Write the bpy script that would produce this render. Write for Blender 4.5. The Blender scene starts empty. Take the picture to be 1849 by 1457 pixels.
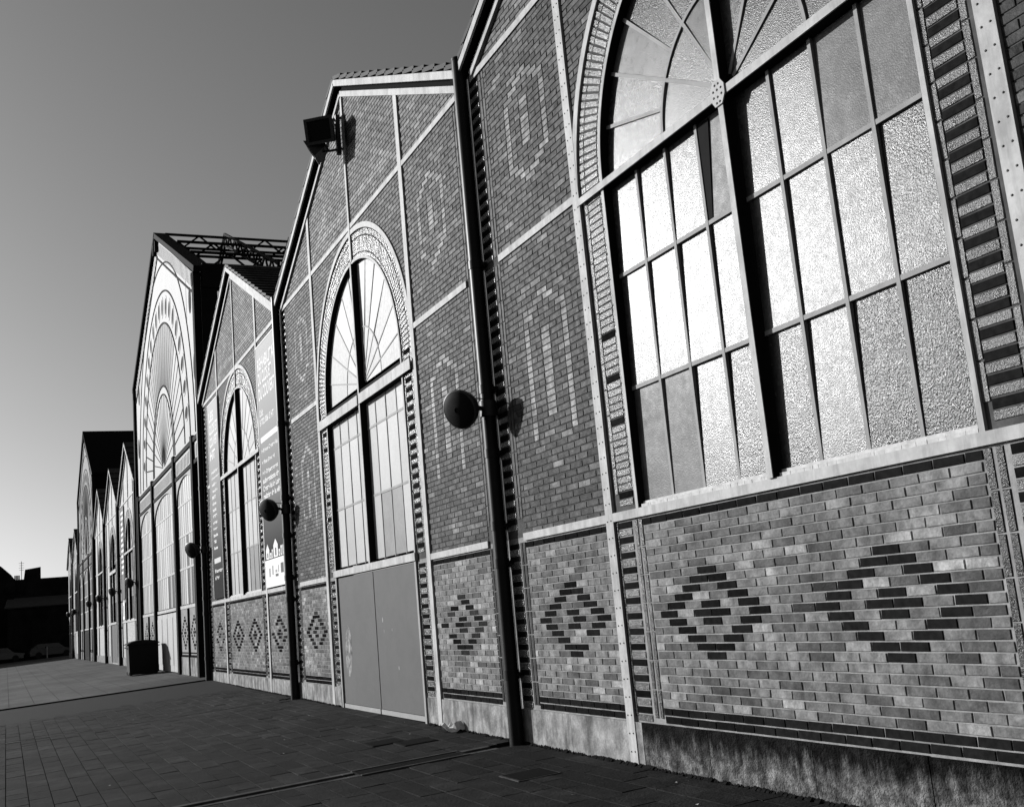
import bpy, bmesh, math, random
from mathutils import Vector, Matrix
R = math.radians
rnd = random.Random(7)
scn = bpy.context.scene
COL = scn.collection

# ------------------------------------------------------------------ camera
CAM = Vector((0.0, -5.16, 1.55))
YAW, PITCH, ROLL, FPX = 1.12190796, 0.181234588, -0.0907815702, 1939.998
fw = Vector((-math.sin(YAW)*math.cos(PITCH), math.cos(YAW)*math.cos(PITCH), math.sin(PITCH)))
rr = Vector((math.cos(YAW), math.sin(YAW), 0)); uu = rr.cross(fw)
right = rr*math.cos(ROLL) + uu*math.sin(ROLL)
up = uu*math.cos(ROLL) - rr*math.sin(ROLL)
cd = bpy.data.cameras.new("camera"); cam = bpy.data.objects.new("camera", cd); COL.objects.link(cam)
m = Matrix((right, up, -fw)).transposed().to_4x4(); m.translation = CAM
cam.matrix_world = m
cd.sensor_width = 36; cd.lens = FPX/1849*36; cd.clip_start = 0.05; cd.clip_end = 3000
scn.camera = cam

# ------------------------------------------------------------------ light
SUN = Vector((-.743, -.611, .285)).normalized()          # towards the sun
elev = math.asin(SUN.z)
sd = bpy.data.lights.new("sun", 'SUN'); sd.energy = 5.0; sd.angle = R(0.5); sd.color = (1, 1, 1)
so = bpy.data.objects.new("sun", sd); COL.objects.link(so)
so.rotation_euler = (-SUN).to_track_quat('-Z', 'Y').to_euler(); so.location = (0, 0, 40)
w = bpy.data.worlds.new("World"); scn.world = w; w.use_nodes = True
nt = w.node_tree; bg = nt.nodes["Background"]
sky = nt.nodes.new("ShaderNodeTexSky"); sky.sky_type = 'NISHITA'; sky.sun_disc = False
sky.sun_elevation = elev
sky.sun_rotation = math.atan2(SUN.x, SUN.y)
sky.air_density = 1.0; sky.dust_density = 1.2; sky.ozone_density = 2.0
# a black-and-white photograph: one grey value of the sky, weighted like panchromatic film behind an orange filter
sep = nt.nodes.new("ShaderNodeSeparateColor")
nt.links.new(sky.outputs[0], sep.inputs[0])
mr = nt.nodes.new("ShaderNodeMath"); mr.operation = 'MULTIPLY'; mr.inputs[1].default_value = 0.75
mg = nt.nodes.new("ShaderNodeMath"); mg.operation = 'MULTIPLY'; mg.inputs[1].default_value = 0.25
ad = nt.nodes.new("ShaderNodeMath"); ad.operation = 'ADD'
nt.links.new(sep.outputs[0], mr.inputs[0]); nt.links.new(sep.outputs[1], mg.inputs[0])
nt.links.new(mr.outputs[0], ad.inputs[0]); nt.links.new(mg.outputs[0], ad.inputs[1])
nt.links.new(ad.outputs[0], bg.inputs[0]); bg.inputs[1].default_value = 0.080
vs = scn.view_settings; vs.view_transform = 'Standard'; vs.look = 'None'; vs.exposure = 0.4; vs.gamma = 1.0
vs.use_curve_mapping = False
try:
    scn.cycles.max_bounces = 5; scn.cycles.diffuse_bounces = 2
except Exception: pass

# ------------------------------------------------------------------ materials (all neutral: the photograph is black and white)
def mat(name, base=0.5, rough=0.6, spec=0.5, var=0.0, vscale=(1, 1, 1), vfreq=3.0, bump=0.0, bfreq=60.0, bdist=0.01,
        tone=False, obj_rand=0.0, metal=0.0, streak=None, dirt=None, damp=None, rvar=0.0, detail=4.0, coat=0.0, lf=None):
    m = bpy.data.materials.new(name); m.use_nodes = True
    n = m.node_tree; N = n.nodes; L = n.links; bs = N["Principled BSDF"]
    base *= .78
    bs.inputs["Roughness"].default_value = rough; bs.inputs["Metallic"].default_value = metal
    bs.inputs["Specular IOR Level"].default_value = spec
    if coat: bs.inputs["Coat Weight"].default_value = coat; bs.inputs["Coat Roughness"].default_value = 0.25
    geo = N.new("ShaderNodeNewGeometry")
    def math_(op, a, b=None):
        q = N.new("ShaderNodeMath"); q.operation = op
        for i, v in enumerate((a, b)):
            if v is None: continue
            if isinstance(v, (int, float)): q.inputs[i].default_value = v
            else: L.new(v, q.inputs[i])
        return q.outputs[0]
    def noise(scale, freq, det=detail, rough_=0.55):
        mp = N.new("ShaderNodeMapping"); mp.inputs["Scale"].default_value = scale
        L.new(geo.outputs["Position"], mp.inputs["Vector"])
        q = N.new("ShaderNodeTexNoise"); q.inputs["Scale"].default_value = freq; q.inputs["Detail"].default_value = det
        q.inputs["Roughness"].default_value = rough_
        L.new(mp.outputs[0], q.inputs["Vector"]); return q.outputs["Fac"]
    def remap(v, a, b, c, d):
        q = N.new("ShaderNodeMapRange"); L.new(v, q.inputs[0])
        for i, x in enumerate((a, b, c, d)): q.inputs[i+1].default_value = x
        return q.outputs[0]
    if tone:
        at = N.new("ShaderNodeAttribute"); at.attribute_name = "tone"; val = math_('MULTIPLY', at.outputs["Fac"], base)
    else:
        v = N.new("ShaderNodeValue"); v.outputs[0].default_value = base; val = v.outputs[0]
    if obj_rand:
        oi = N.new("ShaderNodeObjectInfo"); val = math_('MULTIPLY', val, remap(oi.outputs["Random"], 0, 1, 1-obj_rand, 1+obj_rand))
    if var:
        val = math_('MULTIPLY', val, remap(noise(vscale, vfreq), 0.3, 0.7, 1-var, 1+var))
        val = math_('MULTIPLY', val, remap(noise((1, 1, 1), vfreq*9, 3), 0.3, 0.7, 1-var*.35, 1+var*.35))
    if lf:          # (strength, freq) broad weathering that runs across many pieces
        val = math_('MULTIPLY', val, remap(noise((1, 1, .55), lf[1], 3, .5), .35, .65, 1-lf[0], 1+lf[0]))
    if damp:        # (z low, z high, darkest) black run-off stain hanging from the ledge above, with a ragged lower edge
        sx = N.new("ShaderNodeSeparateXYZ"); L.new(geo.outputs["Position"], sx.inputs[0])
        rag = math_('ADD', sx.outputs[2], math_('MULTIPLY', math_('SUBTRACT', noise((1, 1, .12), 7, 5, .7), .5), .55))
        val = math_('MULTIPLY', val, remap(rag, damp[0], damp[1], 1.0, damp[2]))
    if streak:      # (strength, freq) dark vertical runs
        s = remap(noise((1, 1, 0.16), streak[1], 5, 0.65), 0.46, 0.62, 1.0, 1-streak[0])
        val = math_('MULTIPLY', val, s)
    if dirt:        # (strength, freq) blotches
        s = remap(noise((1, 1, 1), dirt[1], 6, 0.7), 0.42, 0.6, 1.0, 1-dirt[0])
        val = math_('MULTIPLY', val, s)
    comb = N.new("ShaderNodeCombineColor")
    for i in range(3): L.new(val, comb.inputs[i])
    L.new(comb.outputs[0], bs.inputs["Base Color"])
    if rvar:
        L.new(remap(noise((1, 1, 1), 14, 4), 0.3, 0.7, max(0, rough-rvar), rough+rvar), bs.inputs["Roughness"])
    if bump:
        b = N.new("ShaderNodeBump"); b.inputs["Strength"].default_value = bump; b.inputs["Distance"].default_value = bdist
        L.new(noise((1, 1, 1), bfreq, 3), b.inputs["Height"]); L.new(b.outputs[0], bs.inputs["Normal"])
    return m

M = {}
M['brick'] = mat("brick", 1.0, 0.6, 0.07, var=0.5, vfreq=6.5, bump=0.55, bfreq=60, bdist=0.006, tone=True, rvar=0.1, obj_rand=0.18, lf=(.3, 1.1), dirt=(.35, 9))
M['glazed'] = mat("glazed_brick", 1.0, 0.24, 0.2, var=0.3, vfreq=14, bump=1.0, bfreq=95, bdist=0.006, tone=True, rvar=0.08, lf=(.25, 2))
M['black_brick'] = mat("black_brick", .8, 0.7, 0.0, var=0.3, vfreq=20, bump=0.3, bfreq=70, bdist=0.003, tone=True)
M['mortar_dark'] = mat("dark_mortar", 0.085, 0.9, 0.05, var=0.35, vfreq=5)  # darker mortar for the wall above the sill band
M['mortar'] = mat("mortar", 0.27, 0.9, 0.05, var=0.35, vfreq=5, bump=0.5, bfreq=120, bdist=0.004)
M['brick_far'] = None
M['iron_white'] = mat("white_painted_iron", 0.47, 0.6, 0.1, var=0.16, vfreq=3, streak=(.25, 9), bump=0.12, bfreq=35, bdist=0.004, dirt=(0.12, 5))
M['iron_grey'] = mat("grey_painted_iron", 0.3, 0.6, 0.1, var=0.1, bump=0.25, bfreq=50, bdist=0.004)
M['iron_dark'] = mat("dark_iron_and_painted_shade", 0.012, 0.8, 0.04, var=0.2)  # dark ironwork; also painted shade on window reveals, mullion and transom webs
M['rivet'] = mat("rivet", 0.035, 0.6, 0.3)
M['frame_flaking'] = mat("flaking_white_paint", 0.52, 0.7, 0.1, var=0.22, vfreq=14, bump=.3, bfreq=45, bdist=0.006)
M['bar'] = mat("glazing_bar_paint", 0.27, 0.6, 0.1, var=0.15, vfreq=8, bump=0.3, bfreq=80, bdist=0.003)
M['plinth'] = mat("plinth_concrete", 0.34, 0.85, 0.05, var=0.35, vfreq=4, bump=0.7, bfreq=40, bdist=0.01, streak=(0.55, 4.0), dirt=(0.35, 6))
M['plinth_mossy'] = mat("mossy_plinth_concrete", 0.20, 0.9, 0.03, var=0.6, vfreq=11, bump=1.0, bfreq=60, bdist=0.02, streak=(0.6, 5.0), dirt=(0.6, 16), damp=(.10, .30, .08))
M['moss'] = mat("dark_moss", 0.012, 0.95, 0.02, var=0.5, vfreq=20)
M['door'] = mat("door_grey_paint", 0.125, 0.6, 0.05, var=0.05, vfreq=1.5, dirt=(0.1, 3))
M['door_pale'] = mat("door_pale_paint", 0.3, 0.6, 0.3, var=0.12, vfreq=2)
M['chalk'] = mat("chalky_smear", 0.30, 0.8, 0.02, var=0.6, vfreq=10, dirt=(.5, 7))
M['pipe'] = mat("pipe_paint", 0.012, 0.42, 0.14, var=0.2, vfreq=6)
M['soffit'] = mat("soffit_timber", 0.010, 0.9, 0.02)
M['roof'] = mat("roof_sheet", 0.035, 0.75, 0.2, var=0.5, vfreq=3, dirt=(0.5, 6))
M['roof_far'] = mat("far_roof", 0.006, 0.9, 0.02)
M['lamp'] = mat("lamp_housing", 0.03, 0.5, 0.3)
M['lamp_glass'] = mat("lamp_glass", 0.012, 0.6, 0.05)
M['slab'] = mat("paving_slab", .5, 0.85, 0.08, var=0.3, vfreq=4, bump=0.8, bfreq=38, bdist=0.012, tone=True, obj_rand=0.3, dirt=(0.5, 3.5), lf=(.3, .5))
M['joint'] = mat("paving_joint", 0.008, 0.95, 0.1)
M['fore'] = mat("forecourt_paving", 0.10, 0.85, 0.1, var=0.3, vfreq=.6, vscale=(.4, 1, 1), bump=0.4, bfreq=50, dirt=(0.25, .35))
M['cover'] = mat("cast_cover", 0.012, 0.8, 0.02, bump=0.6, bfreq=90, bdist=0.004)
M['stone_edge'] = mat("channel_stone", 0.085, 0.8, 0.05, var=0.3, vfreq=4, dirt=(0.3, 5))
M['dark_wall'] = mat("far_wall", 0.014, 0.9, 0.02, var=0.5, vfreq=.8)
M['far_grey'] = mat("far_grey_roof", 0.075, 0.85, 0.1, var=0.15)
M['panel'] = mat("white_cladding", 0.42, 0.6, 0.08, var=0.05, vfreq=1)
M['bin'] = mat("bin_plastic", 0.009, 0.6, 0.1)
M['paper'] = mat("paper", 0.62, 0.8, 0.2, var=0.2, vfreq=20)
M['tyre'] = mat("rubber", 0.01, 0.8, 0.2)
M['ink'] = mat("print_dark", 0.02, 0.7, 0.2)
M['print_white'] = mat("print_white", 0.72, 0.7, 0.2)
M['print_grey'] = mat("print_pale_grey", 0.5, 0.7, 0.2)
M['stone_far'] = mat("far_pale_brick", 0.2, 0.8, 0.2, var=0.25, vfreq=5)
M['car'] = mat("car_paint", 0.05, 0.3, 0.5)
M['car_glass'] = mat("car_glass", 0.01, 0.1, 0.5)
def banner_mat():
    m = bpy.data.materials.new("banner_print"); m.use_nodes = True
    n = m.node_tree; bs = n.nodes["Principled BSDF"]; bs.inputs["Roughness"].default_value = 0.9; bs.inputs["Specular IOR Level"].default_value = 0.05
    tc = n.nodes.new("ShaderNodeNewGeometry"); sp = n.nodes.new("ShaderNodeSeparateXYZ")
    mr = n.nodes.new("ShaderNodeMapRange"); mr.inputs[1].default_value = 2.3; mr.inputs[2].default_value = 7.6
    cr = n.nodes.new("ShaderNodeValToRGB")                    # printed gradient: dark foot, pale head
    e = cr.color_ramp.elements; e[0].position = 0; e[0].color = (.012,)*3+(1,); e[1].position = 1; e[1].color = (.46,)*3+(1,)
    for p, v in ((.1, .014), (.28, .09), (.4, .19), (.6, .28)):
        q = e.new(p); q.color = (v, v, v, 1)
    n.links.new(tc.outputs["Position"], sp.inputs[0]); n.links.new(sp.outputs[2], mr.inputs[0])
    n.links.new(mr.outputs[0], cr.inputs[0]); n.links.new(cr.outputs[0], bs.inputs["Base Color"])
    return m
M['banner'] = banner_mat()
def far_brick():
    m = bpy.data.materials.new("far_brickwork"); m.use_nodes = True
    n = m.node_tree; bs = n.nodes["Principled BSDF"]; bs.inputs["Roughness"].default_value = 0.7
    g = n.nodes.new("ShaderNodeNewGeometry"); s = n.nodes.new("ShaderNodeSeparateXYZ"); c = n.nodes.new("ShaderNodeCombineXYZ")
    n.links.new(g.outputs["Position"], s.inputs[0]); n.links.new(s.outputs[0], c.inputs[0]); n.links.new(s.outputs[2], c.inputs[1])
    b = n.nodes.new("ShaderNodeTexBrick"); b.inputs["Scale"].default_value = 1; b.inputs["Brick Width"].default_value = .25
    b.inputs["Row Height"].default_value = .0685; b.inputs["Mortar Size"].default_value = .006
    b.inputs["Color1"].default_value = (.1,)*3+(1,); b.inputs["Color2"].default_value = (.2,)*3+(1,); b.inputs["Mortar"].default_value = (.28,)*3+(1,)
    n.links.new(c.outputs[0], b.inputs["Vector"]); n.links.new(b.outputs[0], bs.inputs["Base Color"])
    return m
M['brick_far'] = far_brick()
def glass(name, base, rough, bump, bfreq, bdist=0.004, spec=0.15, var=0.15):
    return mat(name, base, rough, spec, var=var, vfreq=2.5, bump=bump, bfreq=bfreq, bdist=bdist, rvar=0.06)
G = [glass("obscure_glass_a", .05, .27, .7, 95, .004, .20, .4), glass("obscure_glass_b", .035, .24, .85, 76, .005, .2, .5),
     glass("obscure_glass_c", .065, .28, .62, 105, .004, .20, .35), glass("obscure_glass_d", .02, .22, .95, 66, .006, .19, .5),
     glass("obscure_glass_e", .12, .31, .5, 110, .003, .17, .35), glass("obscure_glass_dull", .12, .42, .6, 85, .004, .09, .4)]
GM = [glass("milky_glass", .40, .5, .3, 60, var=.06), glass("milky_glass_b", .33, .5, .3, 60, var=.06), glass("milky_glass_grey", .17, .5, .3, 60, var=.2)]
GN = [mat("nave_glass_%d" % i, v*.9, .5, .1) for i, v in enumerate((.34, .42, .52, .6, .7, .02))]

# ------------------------------------------------------------------ object helpers
def tag(o, label=None, cat=None, group=None, kind=None):
    if label: o['label'] = label
    if cat: o['category'] = cat
    if group: o['group'] = group
    if kind: o['kind'] = kind
    return o
def link(o, parent=None):
    COL.objects.link(o)
    if parent: o.parent = parent
    return o
def thing(name, loc, label, cat, group=None, rz=0):
    o = bpy.data.objects.new(name, None); o.location = loc; o.rotation_euler = (0, 0, rz); o.empty_display_size = .2
    return link(tag(o, label, cat, group))

class MB:
    def __init__(s): s.v = []; s.f = []; s.mi = []; s.t = []; s.mats = []
    def m(s, mt):
        if mt not in s.mats: s.mats.append(mt)
        return s.mats.index(mt)
    def add(s, vs_, fs, mt, tone=1.0):
        b = len(s.v); s.v += [tuple(v) for v in vs_]; k = s.m(mt)
        for f in fs: s.f.append(tuple(b+i for i in f)); s.mi.append(k); s.t.append(tone)
    def box(s, x0, x1, y0, y1, z0, z1, mt, tone=1.0):
        s.add([(x0, y0, z0), (x1, y0, z0), (x1, y1, z0), (x0, y1, z0), (x0, y0, z1), (x1, y0, z1), (x1, y1, z1), (x0, y1, z1)],
              [(0, 1, 5, 4), (1, 2, 6, 5), (2, 3, 7, 6), (3, 0, 4, 7), (4, 5, 6, 7), (3, 2, 1, 0)], mt, tone)
    def bar(s, p, q, a, b, mt, ref=(0, 1, 0), tone=1.0):
        """box from p to q, width a across (perpendicular to ref) and b along ref"""
        p = Vector(p); q = Vector(q); d = (q-p).normalized(); r = Vector(ref); r = (r-d*r.dot(d))
        r = r.normalized() if r.length > 1e-6 else d.orthogonal().normalized()
        c = d.cross(r).normalized()
        vs_ = [e+c*i*a/2+r*j*b/2 for e in (p, q) for i, j in ((-1, -1), (1, -1), (1, 1), (-1, 1))]
        s.add(vs_, [(0, 3, 2, 1), (4, 5, 6, 7), (0, 1, 5, 4), (1, 2, 6, 5), (2, 3, 7, 6), (3, 0, 4, 7)], mt, tone)
    def poly(s, pts, y0, y1, mt, tone=1.0):
        """prism: polygon in (x, z), counter-clockwise seen from -y, between y0 (front) and y1"""
        n = len(pts); s.add([(x, y0, z) for x, z in pts]+[(x, y1, z) for x, z in pts],
            [tuple(range(n)), tuple(range(2*n-1, n-1, -1))]+[(i, i+n, (i+1) % n+n, (i+1) % n) for i in range(n)], mt, tone)
    def arc(s, cx, cz, r0, r1, a0, a1, y0, y1, mt, n=24, tone=1.0):
        for i in range(n):
            u0 = a0+(a1-a0)*i/n; u1 = a0+(a1-a0)*(i+1)/n
            P = lambda r, u: (cx+r*math.cos(u), cz+r*math.sin(u))
            q = [P(r0, u0), P(r1, u0), P(r1, u1), P(r0, u1)]
            vs_ = [(x, y0, z) for x, z in q]+[(x, y1, z) for x, z in q]
            fs = [(0, 1, 2, 3), (7, 6, 5, 4), (1, 5, 6, 2), (0, 3, 7, 4)]
            if i == 0: fs.append((0, 4, 5, 1))
            if i == n-1: fs.append((3, 2, 6, 7))
            s.add(vs_, fs, mt, tone)
    def cyl(s, p, q, r, mt, n=14, r2=None, caps=True):
        p = Vector(p); q = Vector(q); d = (q-p).normalized(); a = d.orthogonal().normalized(); b = d.cross(a); r2 = r if r2 is None else r2
        vs_ = [p+(a*math.cos(2*math.pi*i/n)+b*math.sin(2*math.pi*i/n))*r for i in range(n)]
        vs_ += [q+(a*math.cos(2*math.pi*i/n)+b*math.sin(2*math.pi*i/n))*r2 for i in range(n)]
        fs = [(i, (i+1) % n, (i+1) % n+n, i+n) for i in range(n)]
        if caps: fs += [tuple(range(n-1, -1, -1)), tuple(range(n, 2*n))]
        s.add(vs_, fs, mt)
    def lathe(s, o, axis, prof, mt, n=28):
        o = Vector(o); d = Vector(axis).normalized(); a = d.orthogonal().normalized(); b = d.cross(a)
        vs_ = [o+d*h+(a*math.cos(2*math.pi*i/n)+b*math.sin(2*math.pi*i/n))*r for r, h in prof for i in range(n)]
        fs = [(k*n+i, k*n+(i+1) % n, (k+1)*n+(i+1) % n, (k+1)*n+i) for k in range(len(prof)-1) for i in range(n)]
        s.add(vs_, fs, mt)
    def mesh(s, name, smooth=False):
        me = bpy.data.meshes.new(name); me.from_pydata(s.v, [], s.f)
        for mt in s.mats: me.materials.append(mt)
        me.polygons.foreach_set("material_index", s.mi)
        a = me.attributes.new("tone", 'FLOAT', 'FACE'); a.data.foreach_set("value", s.t)
        if smooth:
            me.polygons.foreach_set("use_smooth", [True]*len(s.f)); me.set_sharp_from_angle(angle=R(35))
        me.update(); return me
    def build(s, name, parent=None, smooth=False, loc=None, label=None, kind=None):
        if not s.f: return None
        o = bpy.data.objects.new(name, s.mesh(name, smooth))
        if loc is not None: o.location = loc
        return tag(link(o, parent), label, None, None, kind)

def part(name, parent, fn, smooth=False, **k):
    b = MB(); fn(b); return b.build(name, parent, smooth, **k)
def project(p):
    d = Vector(p)-CAM; z = d.dot(fw)
    if z < .1: return None
    return 924.5+FPX*d.dot(right)/z, 728.5-FPX*d.dot(up)/z

# ------------------------------------------------------------------ bricks
BP, RH, JT = 0.25, 0.0685, 0.010
brick_cache = {}
def brick_mesh(w_, h_, tone, mk):
    key = (round(w_, 3), round(h_, 3), round(tone, 2), mk)
    if key in brick_cache: return brick_cache[key]
    b = MB(); brick_geo(b, 0, 0, key[0], key[1], 0, key[2], mk, None); me = b.mesh("brick"); brick_cache[key] = me; return me
def brick_geo(b, x, z, w_, h_, ang, tone, mk, r):
    hw, hh, c, f = w_/2, h_/2, .0035, -.007
    ca, sa = math.cos(ang), math.sin(ang)
    j = [0]*4
    if r: j = [r.uniform(-.0015, .0015) for _ in range(4)]
    def P(u, v, y): return (x+u*ca-v*sa, y, z+u*sa+v*ca)
    q_ = random.Random(hash((round(x*97), round(z*89), round(w_*1000), round(tone*500)))); e_ = [(q_.uniform(-.0025, .002), q_.uniform(-.002, .0015)) for _ in range(4)]
    o = [(-hw, -hh), (hw, -hh), (hw, hh), (-hw, hh)]; o = [(u+(e[0] if u > 0 else -e[0]), v+(e[1] if v > 0 else -e[1])) for (u, v), e in zip(o, e_)]; i_ = [(u-(c if u > 0 else -c), v-(c if v > 0 else -c)) for u, v in o]
    vs_ = [P(u, v, f+j[k]) for k, (u, v) in enumerate(i_)]+[P(u, v, f+.0035) for u, v in o]+[P(u, v, .012) for u, v in o]
    fs = [(0, 1, 2, 3)]+[(4+k, 4+(k+1) % 4, (k+1) % 4, k) for k in range(4)]+[(8+k, 8+(k+1) % 4, 4+(k+1) % 4, 4+k) for k in range(4)]
    b.add(vs_, fs, M[mk], tone)

def emit_bricks(root, bricks, n_single, rg):
    """bricks: (x, z, w, h, ang, tone, matkey) in the hall's own coordinates"""
    ox = root.location.x; scored = []
    for k, q in enumerate(bricks):
        a = 0
        if n_single:
            x, z, w_, h_, ang = q[:5]; c, s_ = math.cos(ang), math.sin(ang)
            pts = [project((ox+x+u*c-v*s_, 0, z+u*s_+v*c)) for u, v in ((-w_/2, -h_/2), (w_/2, -h_/2), (w_/2, h_/2), (-w_/2, h_/2))]
            if all(p and -5 < p[0] < 1854 and -5 < p[1] < 1462 for p in pts):
                a = abs(sum(pts[i][0]*pts[(i+1) % 4][1]-pts[(i+1) % 4][0]*pts[i][1] for i in range(4)))/2
        scored.append((a, k))
    scored.sort(reverse=True); single = {k for a, k in scored[:n_single] if a > 30}
    rest = MB()
    for k, (x, z, w_, h_, ang, tone, mk) in enumerate(bricks):
        if k in single:
            tq = round(tone, 2) if tone > .04 else .02
            o = bpy.data.objects.new("brick", brick_mesh(w_, h_, tq, mk)); o.location = (x, rg.uniform(-.001, .001), z)
            o.rotation_euler = (rg.gauss(0, .006), -ang, rg.gauss(0, .006)); link(o, root)
        else: brick_geo(rest, x, z, w_, h_, ang, tone, mk, rg)
    rest.build("brickwork", root, kind='stuff')

def fill_row(out, z, ivs, shift, tonef, mk='brick', h_=RH-JT):
    for a, b in ivs:
        if b-a < .04: continue
        k = math.floor((a-shift)/BP)
        while True:
            x0, x1 = shift+k*BP, shift+(k+1)*BP; k += 1
            if x0 >= b: break
            c0, c1 = max(x0, a), min(x1, b)
            if c1-c0 < .045: continue
            t, mm = tonef((x0+x1)/2, z)
            out.append(((c0+c1)/2, z, c1-c0-JT, h_, 0, t, mm or mk))
def cut(ivs, segs):
    for s0, s1 in segs:
        n = []
        for a, b in ivs:
            if s1 <= a or s0 >= b: n.append((a, b)); continue
            if s0 > a: n.append((a, s0))
            if s1 < b: n.append((s1, b))
        ivs = n
    return ivs

# ------------------------------------------------------------------ ground
def gz(x, y=0):
    if x > -31.3: z = -.0060*(x+8)
    else: z = .20-.0010*(-31.3-x)*.4
    return z+.035*min(0, max(y, -9))
def ground():
    b = MB()      # one sheet to the horizon
    xs = [-1500, -400, -200, -150, -128, -100, -70, -50, -31.32, -31.31, -20, -8, 0, 6, 60, 1200]
    ys = [-1500, -300, -60, -9, -5, 0, 30, 300, 1500]
    for i in range(len(xs)-1):
        for j in range(len(ys)-1):
            c = [(xs[i], ys[j]), (xs[i+1], ys[j]), (xs[i+1], ys[j+1]), (xs[i], ys[j+1])]
            b.add([(x, y, gz(x, y)-(.035 if x > -31.315 else 0)) for x, y in c], [(0, 1, 2, 3)], M['fore'] if xs[i+1] <= -31.315 else M['joint'])
    o = b.build("ground"); tag(o, "dark pavement sheet running past the halls to the far street", None, None, 'structure'); return o
G_OBJ = ground()
pav = bpy.data.objects.new("pavement", None); link(tag(pav, "dark slab pavement in front of the near brick halls", None, None, 'structure'))
CH = [(-11.25, .17), (-21.6, .10)]
def slabs():
    rg = random.Random(3); L = []
    W = .235; y = 0.0; row = 0
    while y > -9:
        y0 = y-W; x = -31.1+rg.uniform(0, .5)
        while x < 3:
            ln = rg.choice((.42, .5, .6, .7)); x1 = min(x+ln, 3)
            for c, hw in CH:
                if x < c-hw and x1 > c-hw: x1 = c-hw
            inch = any(c-hw-1e-6 <= x < c+hw for c, hw in CH)
            if inch:
                c, hw = [q for q in CH if q[0]-q[1]-1e-6 <= x < q[0]+q[1]][0]; x = c+hw; continue
            L.append((x, x1, y0, y))
            x = x1
        y -= W; row += 1
    sc = []
    for k, (a, b_, c, d) in enumerate(L):
        pts = [project((px, py, gz(px, py))) for px, py in ((a, c), (b_, c), (b_, d), (a, d))]
        ar = 0
        if all(p and -30 < p[0] < 1880 and -30 < p[1] < 1480 for p in pts):
            ar = abs(sum(pts[i][0]*pts[(i+1) % 4][1]-pts[(i+1) % 4][0]*pts[i][1] for i in range(4)))/2
        sc.append((ar, k))
    sc.sort(reverse=True); single = {k for a, k in sc[:290] if a > 60}
    rest = MB()
    for k, (a, b_, c, d) in enumerate(L):
        g = .005; x0, x1, y0, y1 = a+g, b_-g, c+g, d-g; t = rg.uniform(.024, .046)*(1.4 if rg.random() < .08 else 1)
        dz = rg.uniform(-.003, .002)
        P = [(x0, y0), (x1, y0), (x1, y1), (x0, y1)]; mx, my = (x0+x1)/2, (y0+y1)/2
        top = [gz(x, y)+dz+rg.uniform(-.002, .002) for x, y in P]
        if k in single:
            b2 = MB(); z0 = gz(mx, my)
            b2.add([(P[i][0]-mx, P[i][1]-my, top[i]-z0) for i in range(4)]+[(P[i][0]-mx, P[i][1]-my, -.05) for i in range(4)],
                   [(0, 1, 2, 3), (4, 5, 1, 0), (5, 6, 2, 1), (6, 7, 3, 2), (7, 4, 0, 3)], M['slab'], t)
            b2.build("paving_slab", pav, loc=(mx, my, z0))
        else:
            rest.add([(P[i][0], P[i][1], top[i]) for i in range(4)]+[(P[i][0], P[i][1], gz(mx, my)-.05) for i in range(4)],
                     [(0, 1, 2, 3), (4, 5, 1, 0), (5, 6, 2, 1), (6, 7, 3, 2), (7, 4, 0, 3)], M['slab'], t)
    rest.build("paving_slabs", pav, kind='stuff')
    # channels: two rows of pale edge stones with a sunk gutter
    for c, hw in CH:
        y = -.35
        while y > -9:
            ln = rg.uniform(.7, 1.0)
            for s in (-1, 1):
                if c < -15:
                    if s > 0: continue
                    xa, xb = c-.05, c+.05
                else: xa, xb = sorted((c+s*hw, c+s*(hw-.09)))
                b2 = MB(); P = [(xa, y-ln+.01), (xb, y-ln+.01), (xb, y), (xa, y)]; mx, my = (xa+xb)/2, y-ln/2; z0 = gz(mx, my)
                b2.add([(p[0]-mx, p[1]-my, gz(*p)+.002-z0) for p in P]+[(p[0]-mx, p[1]-my, -.05) for p in P],
                       [(0, 1, 2, 3), (4, 5, 1, 0), (5, 6, 2, 1), (6, 7, 3, 2), (7, 4, 0, 3)], M['stone_edge'])
                b2.build("channel_stone", pav, loc=(mx, my, z0))
            y -= ln
slabs()
# raised forecourt kerb face in front of the nave
def kerb(b):
    P = [(-31.30, 0.6), (-31.30, -9), (-31.30, -40)]
    for (xa, ya), (xb, yb) in zip(P, P[1:]):
        b.add([(xa, ya, gz(-31.31, ya)-.3), (xb, yb, gz(-31.31, yb)-.3), (xb, yb, gz(-31.32, yb)+.004), (xa, ya, gz(-31.32, ya)+.004),
               (xa-.16, ya, gz(-31.32, ya)+.004), (xb-.16, yb, gz(-31.32, yb)+.004)], [(0, 1, 2, 3), (3, 2, 5, 4)], M['iron_dark'])
ko = part("kerb", None, kerb); tag(ko, "low dark kerb where the paler forecourt steps up before the tall hall", None, None, 'structure')
def foreslabs(b):
    rg = random.Random(5); y = -.3
    while y > -8.5:
        for x in (-31.5,):
            b.add([(-125, y, gz(-125, y)+.004), (-31.6, y, gz(-31.6, y)+.004), (-31.6, y+.012, gz(-31.6, y+.012)+.004), (-125, y+.012, gz(-125, y+.012)+.004)], [(0, 1, 2, 3)], M['joint'])
        y -= .6
    for k in range(14):
        x = -33-1.6*k
        b.add([(x, -9, gz(x, -9)+.008), (x+.025, -9, gz(x, -9)+.008), (x+.025, -.2, gz(x, -.2)+.008), (x, -.2, gz(x, -.2)+.008)], [(0, 1, 2, 3)], M['joint'])
fo = part("forecourt_joints", None, foreslabs); tag(fo, "dark joints of the forecourt paving", None, None, 'structure')

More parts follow.
